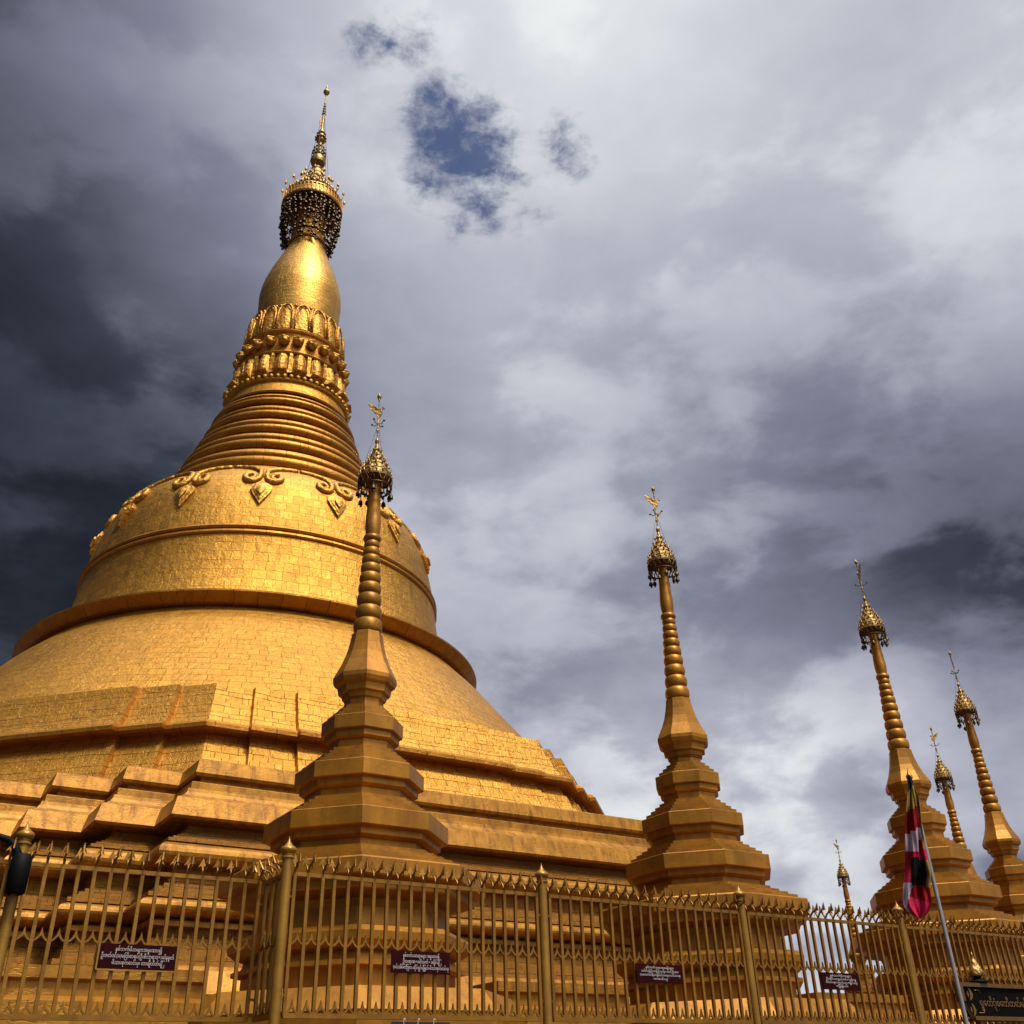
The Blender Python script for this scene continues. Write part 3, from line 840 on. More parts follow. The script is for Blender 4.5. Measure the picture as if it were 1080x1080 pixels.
# ------------------------------------------------------------------ small stupa
def make_stupa():
    root = empty('small_stupa', (0, 0, 0))
    zb_ = PO

    def o8(name, prof, phase=PI / 8, mat=M_stupa, seg=8, sm=False, parent=root, sharp=None):
        mb = MB(); mb.lathe([(r, z - zb_) for r, z in prof], seg, phase=phase, sm=sm)
        return mb.build(name, mat, parent, sharp=sharp)

    def red(name, prof, k_=None):
        """octagonal course whose corners are notched where notch>0"""
        mb = MB(); rings = []
        for r, z, nk in prof:
            ap = r * math.cos(PI / 8); hs = r * math.sin(PI / 8)
            ring = []
            for s_ in range(8):
                a = s_ * PI / 4
                cx, cy = math.cos(a), math.sin(a); tx, ty = -cy, cx
                for t, rr in ((-hs + nk, ap - nk * .38 * 0), (hs - nk, ap)):
                    ring.append((cx * rr + tx * t, cy * rr + ty * t, z - zb_))
                # notch vertex pulled inwards
                a2 = a + PI / 8
                q_ = r - nk * 1.25
                ring.append((math.cos(a2) * q_, math.sin(a2) * q_, z - zb_))
            rings.append(ring)
        mb.sweep(rings)
        return mb.build(name, M_stupa, root)

    o8('base', [(3.0, .45), (3.0, 1.10), (3.02, 1.14), (2.74, 1.46), (2.5, 1.47), (2.0, 1.5), (1.78, 1.52), (1.78, 1.8), (1.95, 1.83), (1.95, 1.9), (1.8, 1.92), (1.76, 2.04)])
    o8('round_moulding', [(1.76, 2.04), (1.9, 2.08), (2.04, 2.18), (2.05, 2.3), (1.98, 2.38), (1.8, 2.42), (1.66, 2.44), (1.62, 2.7)])
    red('cornice', [(1.62, 2.70, 0), (1.66, 2.82, 0), (2.10, 2.90, .0), (2.12, 2.92, 0), (2.12, 3.04, 0), (2.28, 3.07, 0), (2.31, 3.09, 0), (2.31, 3.32, 0), (2.29, 3.345, 0),
                    (2.12, 3.35, .0), (2.12, 3.43, .0), (1.93, 3.432, 0), (1.93, 3.51, 0), (1.75, 3.512, 0), (1.75, 3.59, 0), (1.57, 3.592, 0), (1.57, 3.67, 0), (1.37, 3.672, 0), (1.36, 3.72, 0)])

    def tier(r, zb, zt, rn0, zn0, rn1, zn1, st=4):
        """under neck (rn0 at zn0), fascia r zb..zt, steps up to upper neck rn1 at zn1"""
        p = [(rn0, zn0, 0), (rn0, zb - .17, 0), (rn0 + (r * .9 - rn0) * .35, zb - .165, 0), (r * .9, zb - .13, 0), (r * .915, zb - .12, 0), (r * .915, zb - .015, 0), (r * .985, zb, 0), (r, zb + .015, 0), (r, zt - .012, 0), (r - .01, zt, 0)]
        for i in range(st):
            rr = r + (rn1 - r) * (i + 1) / st
            z = zt + (zn1 - zt) * i / (st + .6)
            p += [(rr, z + .002, 0), (rr, zt + (zn1 - zt) * (i + 1) / (st + .6), 0)]
        p += [(rn1, zn1, 0)]
        return p

    red('lower_tier', tier(1.64, 3.98, 4.29, 1.36, 3.72, .98, 4.76, 5))
    red('middle_tier', tier(1.18, 4.94, 5.23, .98, 4.76, .62, 5.72, 5))
    red('upper_tier', tier(.765, 5.92, 6.19, .62, 5.72, .375, 6.6))
    o8('bell', [(.375, 6.58), (.375, 6.62), (.42, 6.64), (.44, 6.73), (.5, 6.75), (.515, 6.88), (.585, 6.92), (.615, 7.0), (.615, 7.08), (.56, 7.2), (.47, 7.38), (.395, 7.58), (.345, 7.78), (.315, 7.95), (.305, 8.03), (.28, 8.05)])
    # beads
    prof = [(.17, 8.03)]
    n = 9
    hs = [1.0 * (.925 ** i) for i in range(n)]
    tot = sum(hs); z = 8.04
    for i in range(n):
        hh = hs[i] / tot * (10.16 - 8.04)
        r = .29 - (.29 - .165) * (i / (n - 1)) ** .85
        for k_ in range(9):
            a = PI * k_ / 8
            prof.append((r * (.62 + .38 * math.sin(a) ** .62 if 0 < k_ < 8 else .62), z + hh * (1 - math.cos(a)) / 2))
        z += hh
    o8('beaded_spire', prof, 0, M_stupa, 24, True, sharp=50)
    o8('ring', [(.12, 10.14), (.175, 10.17), (.19, 10.22), (.175, 10.28), (.12, 10.31)], 0, M_stupa, 20, True)
    o8('shaft', [(.135, 10.3), (.155, 10.4), (.165, 10.52), (.164, 10.65), (.15, 10.85), (.14, 11.05), (.132, 11.3), (.12, 11.75)], 0, M_stupa, 20, True)
    # umbrella
    u = o8('umbrella', [(.1, 11.75), (.30, 11.72), (.32, 11.70), (.355, 11.68), (.365, 11.72), (.31, 11.76), (.295, 11.86), (.305, 11.88), (.285, 11.92), (.25, 12.0), (.26, 12.02), (.23, 12.06), (.19, 12.14), (.2, 12.16), (.16, 12.2), (.13, 12.28), (.14, 12.3), (.1, 12.34), (.075, 12.44), (.085, 12.47), (.06, 12.51), (.03, 12.64)], 0, M_hti, 24, False)
    mb = MB()
    for lvl, (r, z, k_) in enumerate(((.335, 11.72, 16), (.31, 11.84, 14), (.265, 11.97, 12), (.205, 12.1, 10), (.145, 12.24, 8), (.085, 12.4, 6))):
        for i in range(k_):
            a = 2 * PI * i / k_ + lvl * .3
            c = Vector((math.cos(a), math.sin(a), 0))
            mb.tube([c * r + Vector((0, 0, z - zb_)), c * (r + .03) + Vector((0, 0, z + .06 - zb_)), c * (r + .025) + Vector((0, 0, z + .14 - zb_))], [.012, .022, .003], 4)
    mb.build('crown_leaves', M_hti, u)
    for i in range(12):
        a = 2 * PI * i / 12
        mb = MB()
        c = Vector((math.cos(a), math.sin(a), 0)) * .355
        dz = .08 + .2 * ((i * 7) % 5) / 5
        mb.tube([c + Vector((0, 0, 11.45 - zb_)), c + Vector((0, 0, 11.45 - dz - zb_))], .009, 4)
        mb.lathe([(.055, -.07), (.048, -.01), (.022, .035), (.004, .045)], 6, (c.x, c.y, 11.45 - dz - zb_))
        mb.box((c.x * .96, c.y * .96, 11.45 - dz - .1 - zb_), (.018, .018, .03))
        if i % 2: mb.ball((c.x * .9, c.y * .9, 11.40 - zb_), .035, 5, 4)
        mb.build('bell', M_hang, u)
    mb = MB()
    # open lattice band under the crown: two hoops joined by leaves
    for z_ in (11.47, 11.68):
        mb.tube([(.355 * math.cos(a * PI / 12), .355 * math.sin(a * PI / 12), z_ - zb_) for a in range(25)], .022, 5, caps=False)
    for i in range(16):
        a = 2 * PI * i / 16; a2 = a + PI / 16; a3 = a + PI / 8
        mb.tube([(.355 * math.cos(a), .355 * math.sin(a), 11.47 - zb_), (.36 * math.cos(a2), .36 * math.sin(a2), 11.66 - zb_), (.355 * math.cos(a3), .355 * math.sin(a3), 11.47 - zb_)], [.012, .026, .012], 4)
    mb.build('band_balusters', M_hang, u)
    mst = o8('mast', [(.035, 12.5), (.02, 12.62), (.05, 12.68), (.05, 12.74), (.02, 12.8), (.016, 12.95), (.035, 13.0), (.016, 13.05), (.014, 13.85), (.03, 13.9), (.055, 13.96), (.04, 14.0), (.012, 14.06), (.004, 14.12)], 0, M_hti, 8, True)
    vb = MB()                # bird-shaped vane with raised wing
    Mv = Matrix.Translation((0, 0, 13.5 - zb_)) @ Matrix.Rotation(rad(-34), 4, 'Z')
    vb.prism([(.05, -.1), (.09, .0), (.06, .1), (.0, .12), (-.06, .17), (-.15, .24), (-.26, .3), (-.22, .2), (-.2, .14), (-.12, .05), (-.05, -.04), (-.02, -.14)], .025, Mv)
    vb.prism([(.06, .08), (.11, .12), (.15, .1), (.11, .16), (.07, .17), (.04, .13)], .03, Mv)
    vb.build('bird_vane', M_hti, mst)
    cb = MB()
    for a in (.5, .5 + PI / 2, .5 + PI, .5 + 1.5 * PI):
        c = Vector((math.cos(a), math.sin(a), 0))
        cb.tube([Vector((0, 0, 13.2 - zb_)), c * .1 + Vector((0, 0, 13.17 - zb_)), c * .16 + Vector((0, 0, 13.26 - zb_))], .012, 4)
        cb.ball(tuple(c * .165 + Vector((0, 0, 13.24 - zb_))), .028, 5, 4)
    cb.build('cross_arms', M_hang, mst)
    wb = MB()
    for a in (.9, 2.9, 4.9):
        c = Vector((math.cos(a), math.sin(a), 0))
        wb.tube([c * .33 + Vector((0, 0, 11.75 - zb_)), c * .02 + Vector((0, 0, 13.1 - zb_))], .005, 3)
    wb.build('guy_wires', M_hang, mst)
    return root


SP = [(7.7095, 16.7406, 'tallest-looking small gold stupa, standing right in front of the great pagoda', 0),
      (15.798, 16.64, 'gold stupa at the right end of the long terrace, alone against the sky', 0),
      (24.038, 16.7406, 'gold stupa rising right behind the limp flag', 90),
      (33.1056, 19.968, 'gold stupa at the right edge of the picture, past the one with the flag', 60),
      (40.196, 26.1275, 'small far spire between the two rightmost gold stupas', 180),
      (54.486, 44.161, 'tiniest, farthest gold spire, poking up behind the fence left of the flag', 20)]
st0 = make_stupa()
km = kidmap()
for i, (u_, n_, lb, vr) in enumerate(SP):
    o = st0 if i == 0 else copy_tree(st0, None, km)
    o.location = W(u_, n_, PO)
    o.rotation_euler = (0, 0, ANG)
    tag(o, lb, 'stupa', 'small gold stupas round the great pagoda')
    if vr:
        ms = [c for c in bpy.data.objects if c.parent == o and c.name.startswith('mast')][0]
        for c in [c for c in bpy.data.objects if c.parent == ms]: c.rotation_euler = (0, 0, rad(vr))
# low wall linking the stupas
pts = []
for a0 in range(-6, 7):
    pass
lw = MB()
ring_u = [(-8.6, 20.4), (-.4, 16.75)] + [(s[0], s[1]) for s in SP]
path = [Vector((u_, n_)) for u_, n_ in [(-8.6, 20.4), (-.4, 16.75)] + [(s[0], s[1]) for s in SP]]
for i in range(len(path) - 1):
    if i in (0, 5): continue      # nothing of these stretches shows
    a, b2 = path[i], path[i + 1]
    d = (b2 - a); ln = d.length; d.normalize()
    nrm = Vector((-d.y, d.x))
    st_, en_ = a + d * 2.6, b2 - d * 2.6
    rings = []
    sec = [(-.55, .45), (-.55, 1.35), (-.42, 1.42), (-.42, 1.6), (-.5, 1.64), (-.5, 1.8), (.5, 1.8), (.5, .45)]
    lo = MB()
    for p in (st_, en_):
        rings.append([tuple(UU * (p.x + nrm.x * x) + NN * (p.y + nrm.y * x) + Vector((0, 0, z + EYE))) for x, z in sec])
    b0 = lo.add(rings[0] + rings[1]); m_ = len(sec)
    for k_ in range(m_):
        j = (k_ + 1) % m_
        lo.quad((b0 + j, b0 + k_, b0 + m_ + k_, b0 + m_ + j), [(0, 0), (0, 1), (ln, 1), (ln, 0)])
    lo.quad([b0 + k_ for k_ in range(m_)]); lo.quad([b0 + m_ + k_ for k_ in reversed(range(m_))])
    names = ['at the far left edge of the fence', 'left of the nearest small stupa', 'between the nearest small stupa and the next', 'between the sky-lit stupa and the one behind the flag', 'between the flag stupa and the rightmost one', 'behind the rightmost stupa', 'running to the farthest tiny spire']
    tag(lo.build('low_wall', M_terr), 'low gold plinth wall ' + names[i], 'wall', 'low plinth walls linking the stupas')

# ------------------------------------------------------------------ fence
random.seed(11)
Zt, Zm, Zb = 2.0 * FS, 1.36 * FS, .732 * FS
BW = .0165 * FS


def spike_mesh():
    mb = MB()
    s = FS
    # two stems bowing out to both sides of the bar, each with a barbed spear head
    for sg, yo, zh in ((-1, .125, .105), (1, .045, .11)):
        pts = [(0, 0, -.005 * s), (0, sg * yo * .05 * s, .03 * s), (0, sg * yo * .35 * s, .075 * s), (0, sg * yo * .75 * s, .098 * s), (0, sg * yo * s, zh * s)]
        mb.tube(pts, [.011 * s, .013 * s, .013 * s, .010 * s, .007 * s], 5)
        if sg < 0: mb.tube([(0, sg * yo * .7 * s, .092 * s), (0, sg * yo * .75 * s, .06 * s), (0, sg * yo * .62 * s, .035 * s)], [.009 * s, .008 * s, .003 * s], 4)
        Mx = Matrix.Translation((0, sg * yo * s, zh * s)) @ Matrix.Rotation(sg * rad(-14 if sg < 0 else -4), 4, 'X')
        w = .046 if sg > 0 else .034
        mb.prism([(-.010 * s, -.01 * s), (.010 * s, -.01 * s), (.012 * s, .012 * s), (w * s, -.008 * s), (w * .55 * s, .03 * s), (0, .09 * s), (-w * .55 * s, .03 * s), (-w * s, -.008 * s), (-.012 * s, .012 * s)], .012 * s, Mx)
        if sg < 0: mb.prism([(-.010 * s, -.01 * s), (.010 * s, -.01 * s), (.012 * s, .012 * s), (.034 * s, -.004 * s), (.02 * s, .03 * s), (0, .086 * s), (-.02 * s, .03 * s), (-.034 * s, -.004 * s), (-.012 * s, .012 * s)], .012 * s, Mx @ Matrix.Rotation(PI / 2, 4, 'Z'))
    return mb.mesh('spike', M_fence)


SPIKE = spike_mesh()


def bar_mesh():
    mb = MB(); hh = (Zt - Zb) / 2
    mb.box((0, 0, hh), (BW, BW, hh))
    return mb.mesh('bar', M_fence)


BAR = bar_mesh()


def fence_panel(p0, p1, label, ngap):
    """p0, p1: (u, n) of the two ends"""
    a = W(p0[0], p0[1], Zb); b2 = W(p1[0], p1[1], Zb)
    d = b2 - a; ln = d.length; ang = math.atan2(d.y, d.x)
    r = tag(empty('spiked_fence', a, ang), label, 'fence', 'lengths of gold spiked fence')
    hh = Zt - Zb
    g0, g1 = .1, ln - .1
    mb = MB(); mb.box((ln / 2, 0, hh - .002), ((g1 - g0) / 2 + .012, .016 * FS + .003, .019 * FS)); mb.build('top_rail', M_fence, r)
    mb = MB(); mb.box((ln / 2, 0, .0), ((g1 - g0) / 2 + .012, .02 * FS + .003, .022 * FS)); mb.build('bottom_rail', M_fence, r)
    for zz_, nm in ((Zm - Zb, 0), (.03 * FS, 1)):
        mb = MB()
        for i in range(ngap):
            x0 = g0 + (g1 - g0) * i / ngap + BW; x1 = g0 + (g1 - g0) * (i + 1) / ngap - BW
            xm = (x0 + x1) / 2; w = (x1 - x0) / 2
            Mx = Matrix.Translation((xm, -.006, zz_))
            t = .017 * FS
            crv = [(-w, 0), (-w * .55, .022 * FS), (-w * .22, .055 * FS), (0, .105 * FS), (w * .22, .055 * FS), (w * .55, .022 * FS), (w, 0)]
            inn = [(w, -t), (w * .5, .0), (w * .2, .022 * FS), (0, .034 * FS), (-w * .2, .022 * FS), (-w * .5, 0), (-w, -t)]
            mb.prism(crv + inn, .02 * FS, Mx)
        mb.build('crest_strip', M_fence, r)
    for i in range(ngap + 1):
        x = g0 + (g1 - g0) * i / ngap
        o = bpy.data.objects.new('bar', BAR); col.objects.link(o); o.parent = r; o.location = (x + random.uniform(-.004, .004), random.uniform(-.003, .003), 0); o.rotation_euler = (rad(random.uniform(-.25, .25)), rad(random.uniform(-.3, .3)), 0)
        s_ = bpy.data.objects.new('spike', SPIKE); col.objects.link(s_); s_.parent = o; s_.location = (0, 0, hh); s_.rotation_euler = (rad(random.uniform(-5, 5)), rad(random.uniform(-5, 5)), rad(random.uniform(-9, 9)))
    # hinge lugs tying the panel to the posts
    mb = MB()
    for x in (g0 - .03, g1 + .03):
        for z in (.2, hh - .25): mb.box((x, 0, z), (.035, .012, .012))
    mb.build('lug', M_fence, r)
    return r


def post(u_, n_, label, top=2.335):
    o = tag(empty('fence_post', W(u_, n_, Zb - .1)), label, 'fence post', 'gold fence posts with ball finials')
    h_ = (top - .732) * FS + .1
    s = FS
    mb = MB(); mb.lathe([(.053 * s, 0), (.053 * s, h_ - .2 * s), (.045 * s, h_ - .2 * s)], 20); mb.build('shaft', M_post, o, sharp=40)
    mb = MB(); mb.lathe([(.05 * s, h_ - .2 * s), (.068 * s, h_ - .195 * s), (.068 * s, h_ - .178 * s), (.055 * s, h_ - .17 * s), (.055 * s, h_ - .15 * s), (.064 * s, h_ - .16 * s), (.046 * s, h_ - .152 * s), (.066 * s, h_ - .142 * s), (.08 * s, h_ - .122 * s), (.082 * s, h_ - .105 * s), (.070 * s, h_ - .086 * s), (.05 * s, h_ - .074 * s), (.042 * s, h_ - .068 * s), (.026 * s, h_ - .045 * s), (.014 * s, h_ - .025 * s), (.007 * s, h_), (.001, h_ + .03)], 20)
    mb.build('finial', M_post, o, sharp=40)
    return o


def fu(u_): return u_ * FS


P1, P2, P3, P4, P5, P6 = 3.79, 6.886, 10.03, 13.22, 16.4, 19.6
FNn = 9.85
post(fu(P1), FN, 'gold fence post at the corner where the fence steps forward, left of the nearest stupa')
post(fu(P2), FN, 'gold fence post between the nearest small stupa and the second stupa')
post(fu(P3), FN, 'gold fence post in front of the right side of the second stupa')
post(fu(P4), FN, 'gold fence post just left of the flag')
post(fu(P5), FN, 'gold fence post at the right edge of the picture')
N0 = 10.42
post(fu(1.42), N0 * FS, 'gold fence post at the left edge, behind the black iron bracket', 2.36)
fence_panel((fu(P1), FN), (fu(P2), FN), 'gold fence panel in front of the nearest small stupa', 20)
fence_panel((fu(P2), FN), (fu(P3), FN), 'gold fence panel in front of the second stupa', 20)
fence_panel((fu(P3), FN), (fu(P4), FN), 'gold fence panel with open sky behind it, ending at the flag', 20)
fence_panel((fu(P4), FN), (fu(P5), FN), 'dark gold fence panel to the right of the flag, behind the black name board', 20)
fence_panel((fu(1.42), N0 * FS), (fu(3.80), N0 * FS - .03), 'gold fence panel set back in front of the stepped terrace corner, leftmost long one', 15)
fence_panel((fu(3.80), N0 * FS + .08), (fu(3.80), FN - .02), 'narrow return panel turning back beside the corner post', 3)
fence_panel((fu(-1.2), N0 * FS), (fu(1.42), N0 * FS), 'gold fence panel cut off by the left edge, past the black bracket', 16)


# ------------------------------------------------------------------ lettering
def text_mesh(txt, size, extrude=.002, name='lettering', mat=None, align='CENTER', sx=1.0):
    cu = bpy.data.curves.new(name, 'FONT')
    cu.body = txt; cu.size = size; cu.align_x = align; cu.align_y = 'CENTER'; cu.extrude = extrude; cu.offset = 0.0
    cu.resolution_u = 3
    o = bpy.data.objects.new(name, cu); col.objects.link(o)
    dg = bpy.context.evaluated_depsgraph_get()
    me = bpy.data.meshes.new_from_object(o.evaluated_get(dg))
    bpy.data.objects.remove(o)
    me.name = name
    me.materials.clear(); me.materials.append(mat or M_white)
    o = bpy.data.objects.new(name, me); col.objects.link(o)
    xs = [v.co.x for v in me.vertices]
    o['w'] = (max(xs) - min(xs)) if xs else 0
    return o


def donor_sign(corners, lines, label, wfrac, rim=False):
    n_ = FN - .07
    u0, z0 = on_plane(*corners[0], n_); u1, z1 = on_plane(*corners[1], n_)
    zc = (z0 + z1) / 2
    u2, z2 = on_plane(*corners[2], n_)
    wd, ht = abs(u1 - u0), abs(zc - z2)
    um = (u0 + u1) / 2
    r = tag(empty('donor_sign', W(um, n_, (zc + z2) / 2), ANG), label, 'sign', 'maroon donor signs on the fence')
    mb = MB(); mb.box((0, 0, 0), (wd / 2, .008, ht / 2)); mb.build('plate', M_maroon, r)
    if rim:
        mb = MB()
        for s_ in (-1, 1):
            mb.box((s_ * (wd / 2 + .008), 0, 0), (.008, .012, ht / 2 + .012))
        mb.box((0, 0, -ht / 2 - .008), (wd / 2, .012, .008))
        mb.build('rim', M_post, r)
    nl = len(lines)
    for i, (t, wf) in enumerate(zip(lines, wfrac)):
        o = text_mesh(t, ht * .62 / nl)
        s_ = wd * wf / max(o['w'], 1e-6)
        del o['w']
        o.parent = r
        o.rotation_euler = (rad(90), 0, 0)
        o.scale = (s_, 1, 1)
        o.location = (0, -.0125, ht * (.40 - .8 * (i + .5) / nl) + ht * .02)
    return r


# sign on the set-back panel uses its own depth
_FN = FN
FN = N0 * FS
donor_sign([(106, 995), (187, 998), (146, 1023)], ['နှစ်ဘက်မိဘများအမှူးထား၍', 'ဦးဇော်ဝင်(ခ)မြတ်စာရပ်(ဦးစီးဘုရား)+ဒေါ်နုနုတ်', 'မိသားစုကောင်းမှု၊ တာချီလိတ်မြို့'], 'maroon sign with white writing and a thin gold rim, leftmost on the fence', (.60, .94, .68), True)
FN = _FN
donor_sign([(413, 1002), (474, 1005), (444, 1027)], ['နှစ်ဘက်သောဆွေများ အမှူးထား၍', 'ဦးဝဏ္ဏ+ဒေါ်သက် • ခရိုင်မြို့', '(ခင်)အိမ်ကြီးစား-ဆိုင်ရှင်မြို့နယ်-မိသားစုကောင်းမှု'], 'maroon sign with three lines of white writing below the nearest small stupa', (.62, .66, .95))
donor_sign([(670, 1015.5), (719, 1019), (696, 1037)], ['နှစ်ဘက်သောဆွေမျိုးများ', 'ဒေါ်ကြည်ကြည်သန်း-တင်ဦးစား', '(အထက်တန်းကျောင်းဆရာမ)-မိသားစု', 'ကောင်းမှု'], 'maroon sign with four short lines of white writing under the second stupa', (.6, .8, .86, .3))
donor_sign([(865, 1025), (905, 1027.5), (886, 1044)], ['နှစ်ဘက်မိဘများ', 'ဦးစိုင်းကျော်ဝင်း-နန်းမူ', 'မိသားစုကောင်းမှု-ကျိုင်းတုံ', 'မြို့နယ်'], 'small maroon sign below the open sky, rightmost and left of the flag', (.55, .78, .82, .3))

# blue-black notice just under the bottom rail
n_ = FN - .06
u0, z0 = on_plane(413, 1077.6, n_); u1, z1 = on_plane(474, 1078.4, n_)
nb = tag(empty('notice_board', W((u0 + u1) / 2, n_, (z0 + z1) / 2 - .2), ANG), 'dark notice with white letters hanging below the fence rail, only its top edge in view', 'sign')
mb = MB(); mb.box((0, 0, 0), ((u1 - u0) / 2, .008, .2)); mb.build('plate', plain('navy_board', (.01, .012, .03), 0, .4), nb)
for i, t in enumerate(('စည်းကမ်းချက်များ', 'ဖိနပ်စီးခြင်း')):
    o = text_mesh(t, .2); s_ = (u1 - u0) * .9 / max(o['w'], 1e-6); del o['w']
    o.parent = nb; o.rotation_euler = (rad(90), 0, 0); o.location = (0, -.0125, .10 - i * .2); o.scale = (s_, 1, 1)

# ------------------------------------------------------------------ black name board on the right
n_ = 10.2 * 1.1
uL, zT = on_plane(1009, 1038.5, n_); uR, zTr = on_plane(1080, 1043.5, n_)
uBL, zB = on_plane(1020, 1074, n_)
cz = (zT + zB) / 2; ht = abs(zT - zB)
BLn = 4.2
bd = tag(empty('name_board', W(uL, n_, cz), ANG), 'long black board with gold frame and gold lettering at the bottom right corner', 'sign board')
mb = MB(); mb.prism([(.0, ht / 2 - .02), (0, ht * .0), (.16, -ht / 2 + .02), (BLn, -ht / 2 + .02), (BLn, ht / 2 - .02)], .10, Matrix.Identity(4)); mb.build('panel', M_board, bd)
mb = MB()
fr = .03
mb.box((BLn / 2, -.03, ht / 2), (BLn / 2 + .03, .06, fr))
mb.box((BLn / 2 + .1, -.03, -ht / 2), (BLn / 2 - .08, .06, fr))
mb.box((-.02, -.03, ht * .25), (.03, .07, ht * .25))
mb.tube([(0, -.05, 0), (.15, -.05, -ht / 2)], .03, 4, sm=False)
mb.build('frame', plain('dark_gold_frame', (.14, .07, .012), .5, .45), bd)
em = MB()     # emblem: pair of mirrored leaves within brackets
for sg in (1, -1):
    em.prism([(.10, .02 * sg), (.16, .05 * sg), (.20, .12 * sg), (.15, .19 * sg), (.1, .22 * sg), (.13, .14 * sg), (.12, .08 * sg)][::sg], .015, Matrix.Translation((.08, -.06, -.01)))
    em.prism([(.06, .06 * sg), (.09, .10 * sg), (.08, .17 * sg), (.05, .12 * sg)][::sg], .015, Matrix.Translation((.08, -.06, -.01)))
    em.tube([(.34, -.06, .17 * sg), (.48, -.06, .17 * sg), (.5, -.06, .11 * sg)], .008, 4)
M_goldleaf = plain('gold_lettering', (.20, .11, .025), .6, .35, .1)
em.build('emblem', M_goldleaf, bd)
o = text_mesh('ရွှေတိဂုံစေတီတော်မြတ်ကြီး', .15, .006, 'lettering', M_goldleaf, 'LEFT'); del o['w']
o.parent = bd; o.rotation_euler = (rad(90), 0, 0); o.location = (.42, -.058, -.02)
mb = MB()
for x in (.5, BLn - .4): mb.box((x, .08, -ht / 2 - .75), (.05, .05, .9))
mb.build('leg', M_fence, bd)
uC, zC = on_plane(1033, 1040, n_)
fin = MB()
pc = empty('gold_cone_finial', W(uC, n_, zT + .03), ANG)
tag(pc, 'gold cone on a black foot standing on top of the black name board', 'finial')
pc.scale = (.8, .8, .8)
mb = MB(); mb.lathe([(.17, 0), (.19, .02), (.19, .05), (.13, .08), (.08, .1), (.08, .13)], 24); mb.build('foot', M_black, pc)
mb = MB(); mb.lathe([(.08, .13), (.15, .15), (.165, .19), (.15, .25), (.105, .34), (.065, .43), (.03, .5), (.022, .53), (.03, .56), (.012, .6), (.002, .63)], 24); mb.build('cone', M_hti, pc, sharp=40)

# ------------------------------------------------------------------ flag
D_ = 16.0
def pol(px, py, D=D_):
    d = ray(px, py); h_ = math.hypot(d.x, d.y)
    return Vector((d.x / h_ * D, d.y / h_ * D, d.z / h_ * D + EYE))


pt = pol(957.5, 813); pbm = pol(1015, 1080)
base = Vector((pt.x, pt.y, 0))
fp_ = tag(empty('flagpole', base), 'thin pale flagpole leaning up past the black board, flag at its top', 'flagpole')
mb = MB(); topz = pt.z
mb.lathe([(.028, 0), (.028, topz - .35), (.025, topz - .3), (.02, topz - .14)], 12); mb.build('pole', M_pole, fp_)
mb = MB(); mb.lathe([(.02, topz - .15), (.045, topz - .12), (.05, topz - .08), (.03, topz - .05), (.012, topz), (.002, topz + .05)], 12); mb.build('finial', M_post, fp_)
FM = [plain('flag_blue', (.012, .014, .05), 0, .8), plain('flag_yellow', (.24, .15, .03), 0, .8), plain('flag_red', (.22, .006, .01), 0, .8), plain('flag_white', (.42, .33, .40), 0, .8),
      plain('flag_crimson', (.33, .008, .04), 0, .8), plain('flag_black', (.004, .004, .006), 0, .8), plain('flag_pink', (.42, .016, .06), 0, .8)]
for m__ in FM:
    P_ = m__.node_tree.nodes['Principled BSDF']; P_.inputs['Specular IOR Level'].default_value = .1
# limp cloth: outline (left px, right px) per row in the photograph's directions, folded in depth
rows = [(817, 957, 959.5), (822, 956.5, 962), (830, 958, 965), (840, 957, 968), (850, 956.5, 969.5), (862, 955.5, 971), (873, 955.5, 972.5), (886, 955, 975), (898, 954.5, 977), (910, 954, 980),
        (922, 953.5, 982), (934, 952.5, 980), (942, 952.5, 981), (950, 953, 982), (956, 954, 981.5), (961, 958, 980), (965, 962.5, 977), (968.5, 968, 972)]
cols_n = 28


def flag_color(y, c):       # y measured down the cloth, c 0..1 across it
    y2 = y + (c - .5) * 9
    if y2 < 829: return 0
    if y2 < 851: return 1
    if c > .90 and y2 < 898: return 1
    if y2 < 874: return 2
    if c < .66 and y2 < 899 - 10 * (.66 - c): return 3
    if c >= .66 and y2 < 886: return 3
    y3 = y - (c - .5) * 7
    if y3 < 903: return 4
    if y3 < 932: return 5 if .2 + (y3 - 903) * .003 < c < .84 else (4 if c < .5 else 1)
    if c < .36 - (y - 936) * .012 and y < 962: return 3
    if y < 947 + 10 * (c - .5): return 2
    return 6


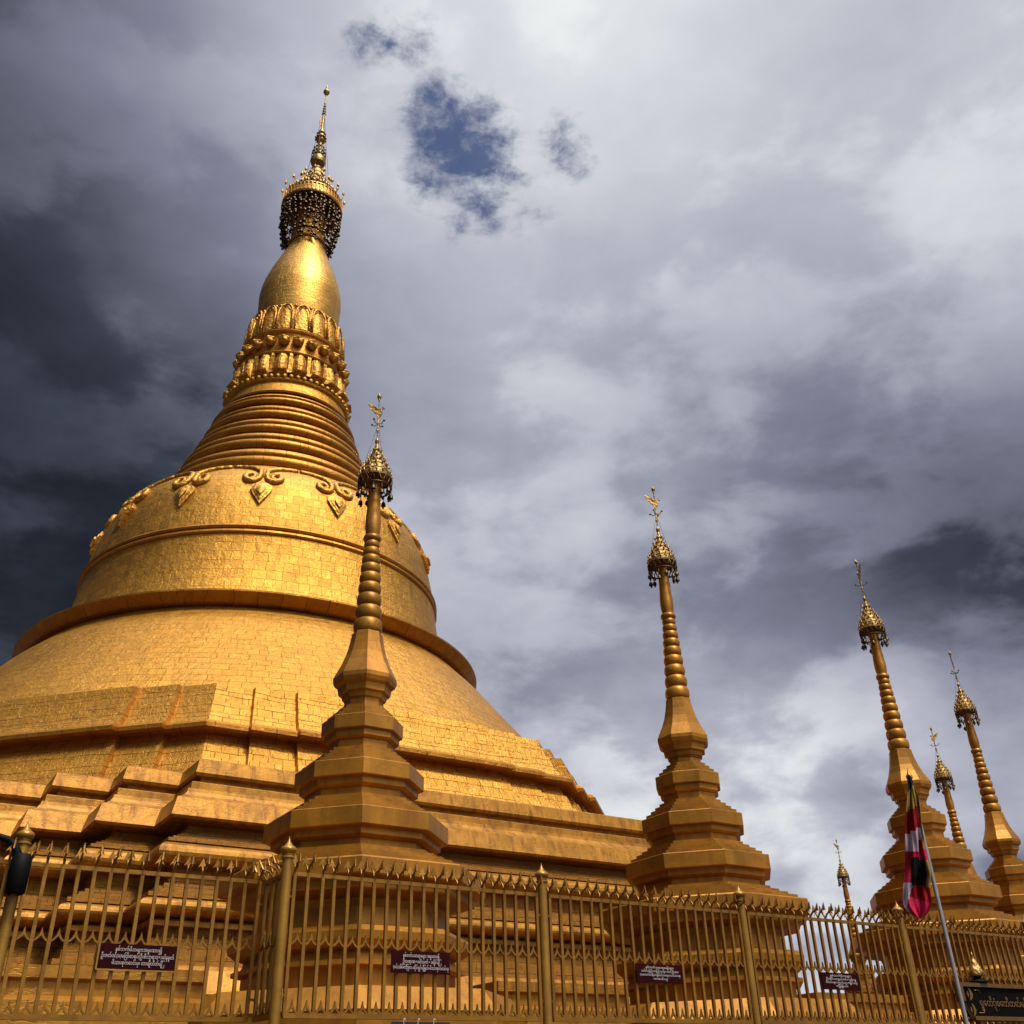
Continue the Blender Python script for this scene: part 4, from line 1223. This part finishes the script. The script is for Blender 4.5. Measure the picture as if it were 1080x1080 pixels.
fb = MB()
grid = []
NS = 4
rr_ = []
for i in range(len(rows) - 1):
    for k_ in range(NS):
        t = k_ / NS
        rr_.append((i, tuple(rows[i][j] * (1 - t) + rows[i + 1][j] * t for j in range(3))))
rr_.append((len(rows) - 2, rows[-1]))
for q_, (i, (y, xl, xr)) in enumerate(rr_):
    line = []
    for c in range(cols_n + 1):
        s_ = c / cols_n
        fold = math.sin(s_ * PI * 3.4 + y * .035) * .06 + math.sin(s_ * PI * 7.5 - y * .06) * .03 + math.sin(y * .16 + s_ * 4) * .02
        amp = min(1, (y - 815) / 40)
        p = pol(xl + (xr - xl) * (s_ + .03 * math.sin(y * .07 + s_ * 5)), y, D_ - .06 - .03 + fold * amp)
        line.append(p - base)
    grid.append(line)
for q_ in range(len(grid)): pass
bI = fb.add([p for l_ in grid for p in l_])
w_ = cols_n + 1
for q_ in range(len(grid) - 1):
    for c in range(cols_n):
        fb.quad((bI + q_ * w_ + c + w_, bI + q_ * w_ + c + 1 + w_, bI + q_ * w_ + c + 1, bI + q_ * w_ + c), None, flag_color(rr_[q_][1][0], (c + .5) / cols_n), True)
fo = fb.build('flag', FM, None, base)
tag(fo, 'limp flag of blue, yellow, red, white and black cloth hanging down its pale pole', 'flag')
sm = fo.modifiers.new('thickness', 'SOLIDIFY'); sm.thickness = .006

# ------------------------------------------------------------------ black iron bracket by the left post
br = tag(empty('lamp_bracket', W(fu(1.42), N0 * FS - .12, Zb), ANG), 'black iron bracket with curved arm at the left edge beside a fence post', 'bracket')
lc = lambda x, z: (x, 0, z - .0)
hz = Zt - Zb
mb = MB(); mb.lathe([(.07, hz - .34), (.1, hz - .32), (.105, hz - .1), (.1, hz + .04), (.06, hz + .07)], 16); mb.build('sleeve', M_black, br)
mb = MB(); mb.tube([(-.02, 0, hz - .3), (-.05, 0, hz), (-.06, 0, hz + .08), (-.1, 0, hz + .15), (-.17, 0, hz + .2), (-.26, 0, hz + .22), (-.4, 0, hz + .2), (-.52, 0, hz + .1)], [.05, .05, .045, .04, .038, .036, .034, .03], 10); mb.build('arm', M_black, br)
mb = MB(); mb.lathe([(.02, -.1 + hz), (.14, -.12 + hz), (.16, -.02 + hz), (.05, .1 + hz), (.02, .14 + hz)], 16, (-.55, 0, 0)); mb.build('lamp_shade', M_black, br)
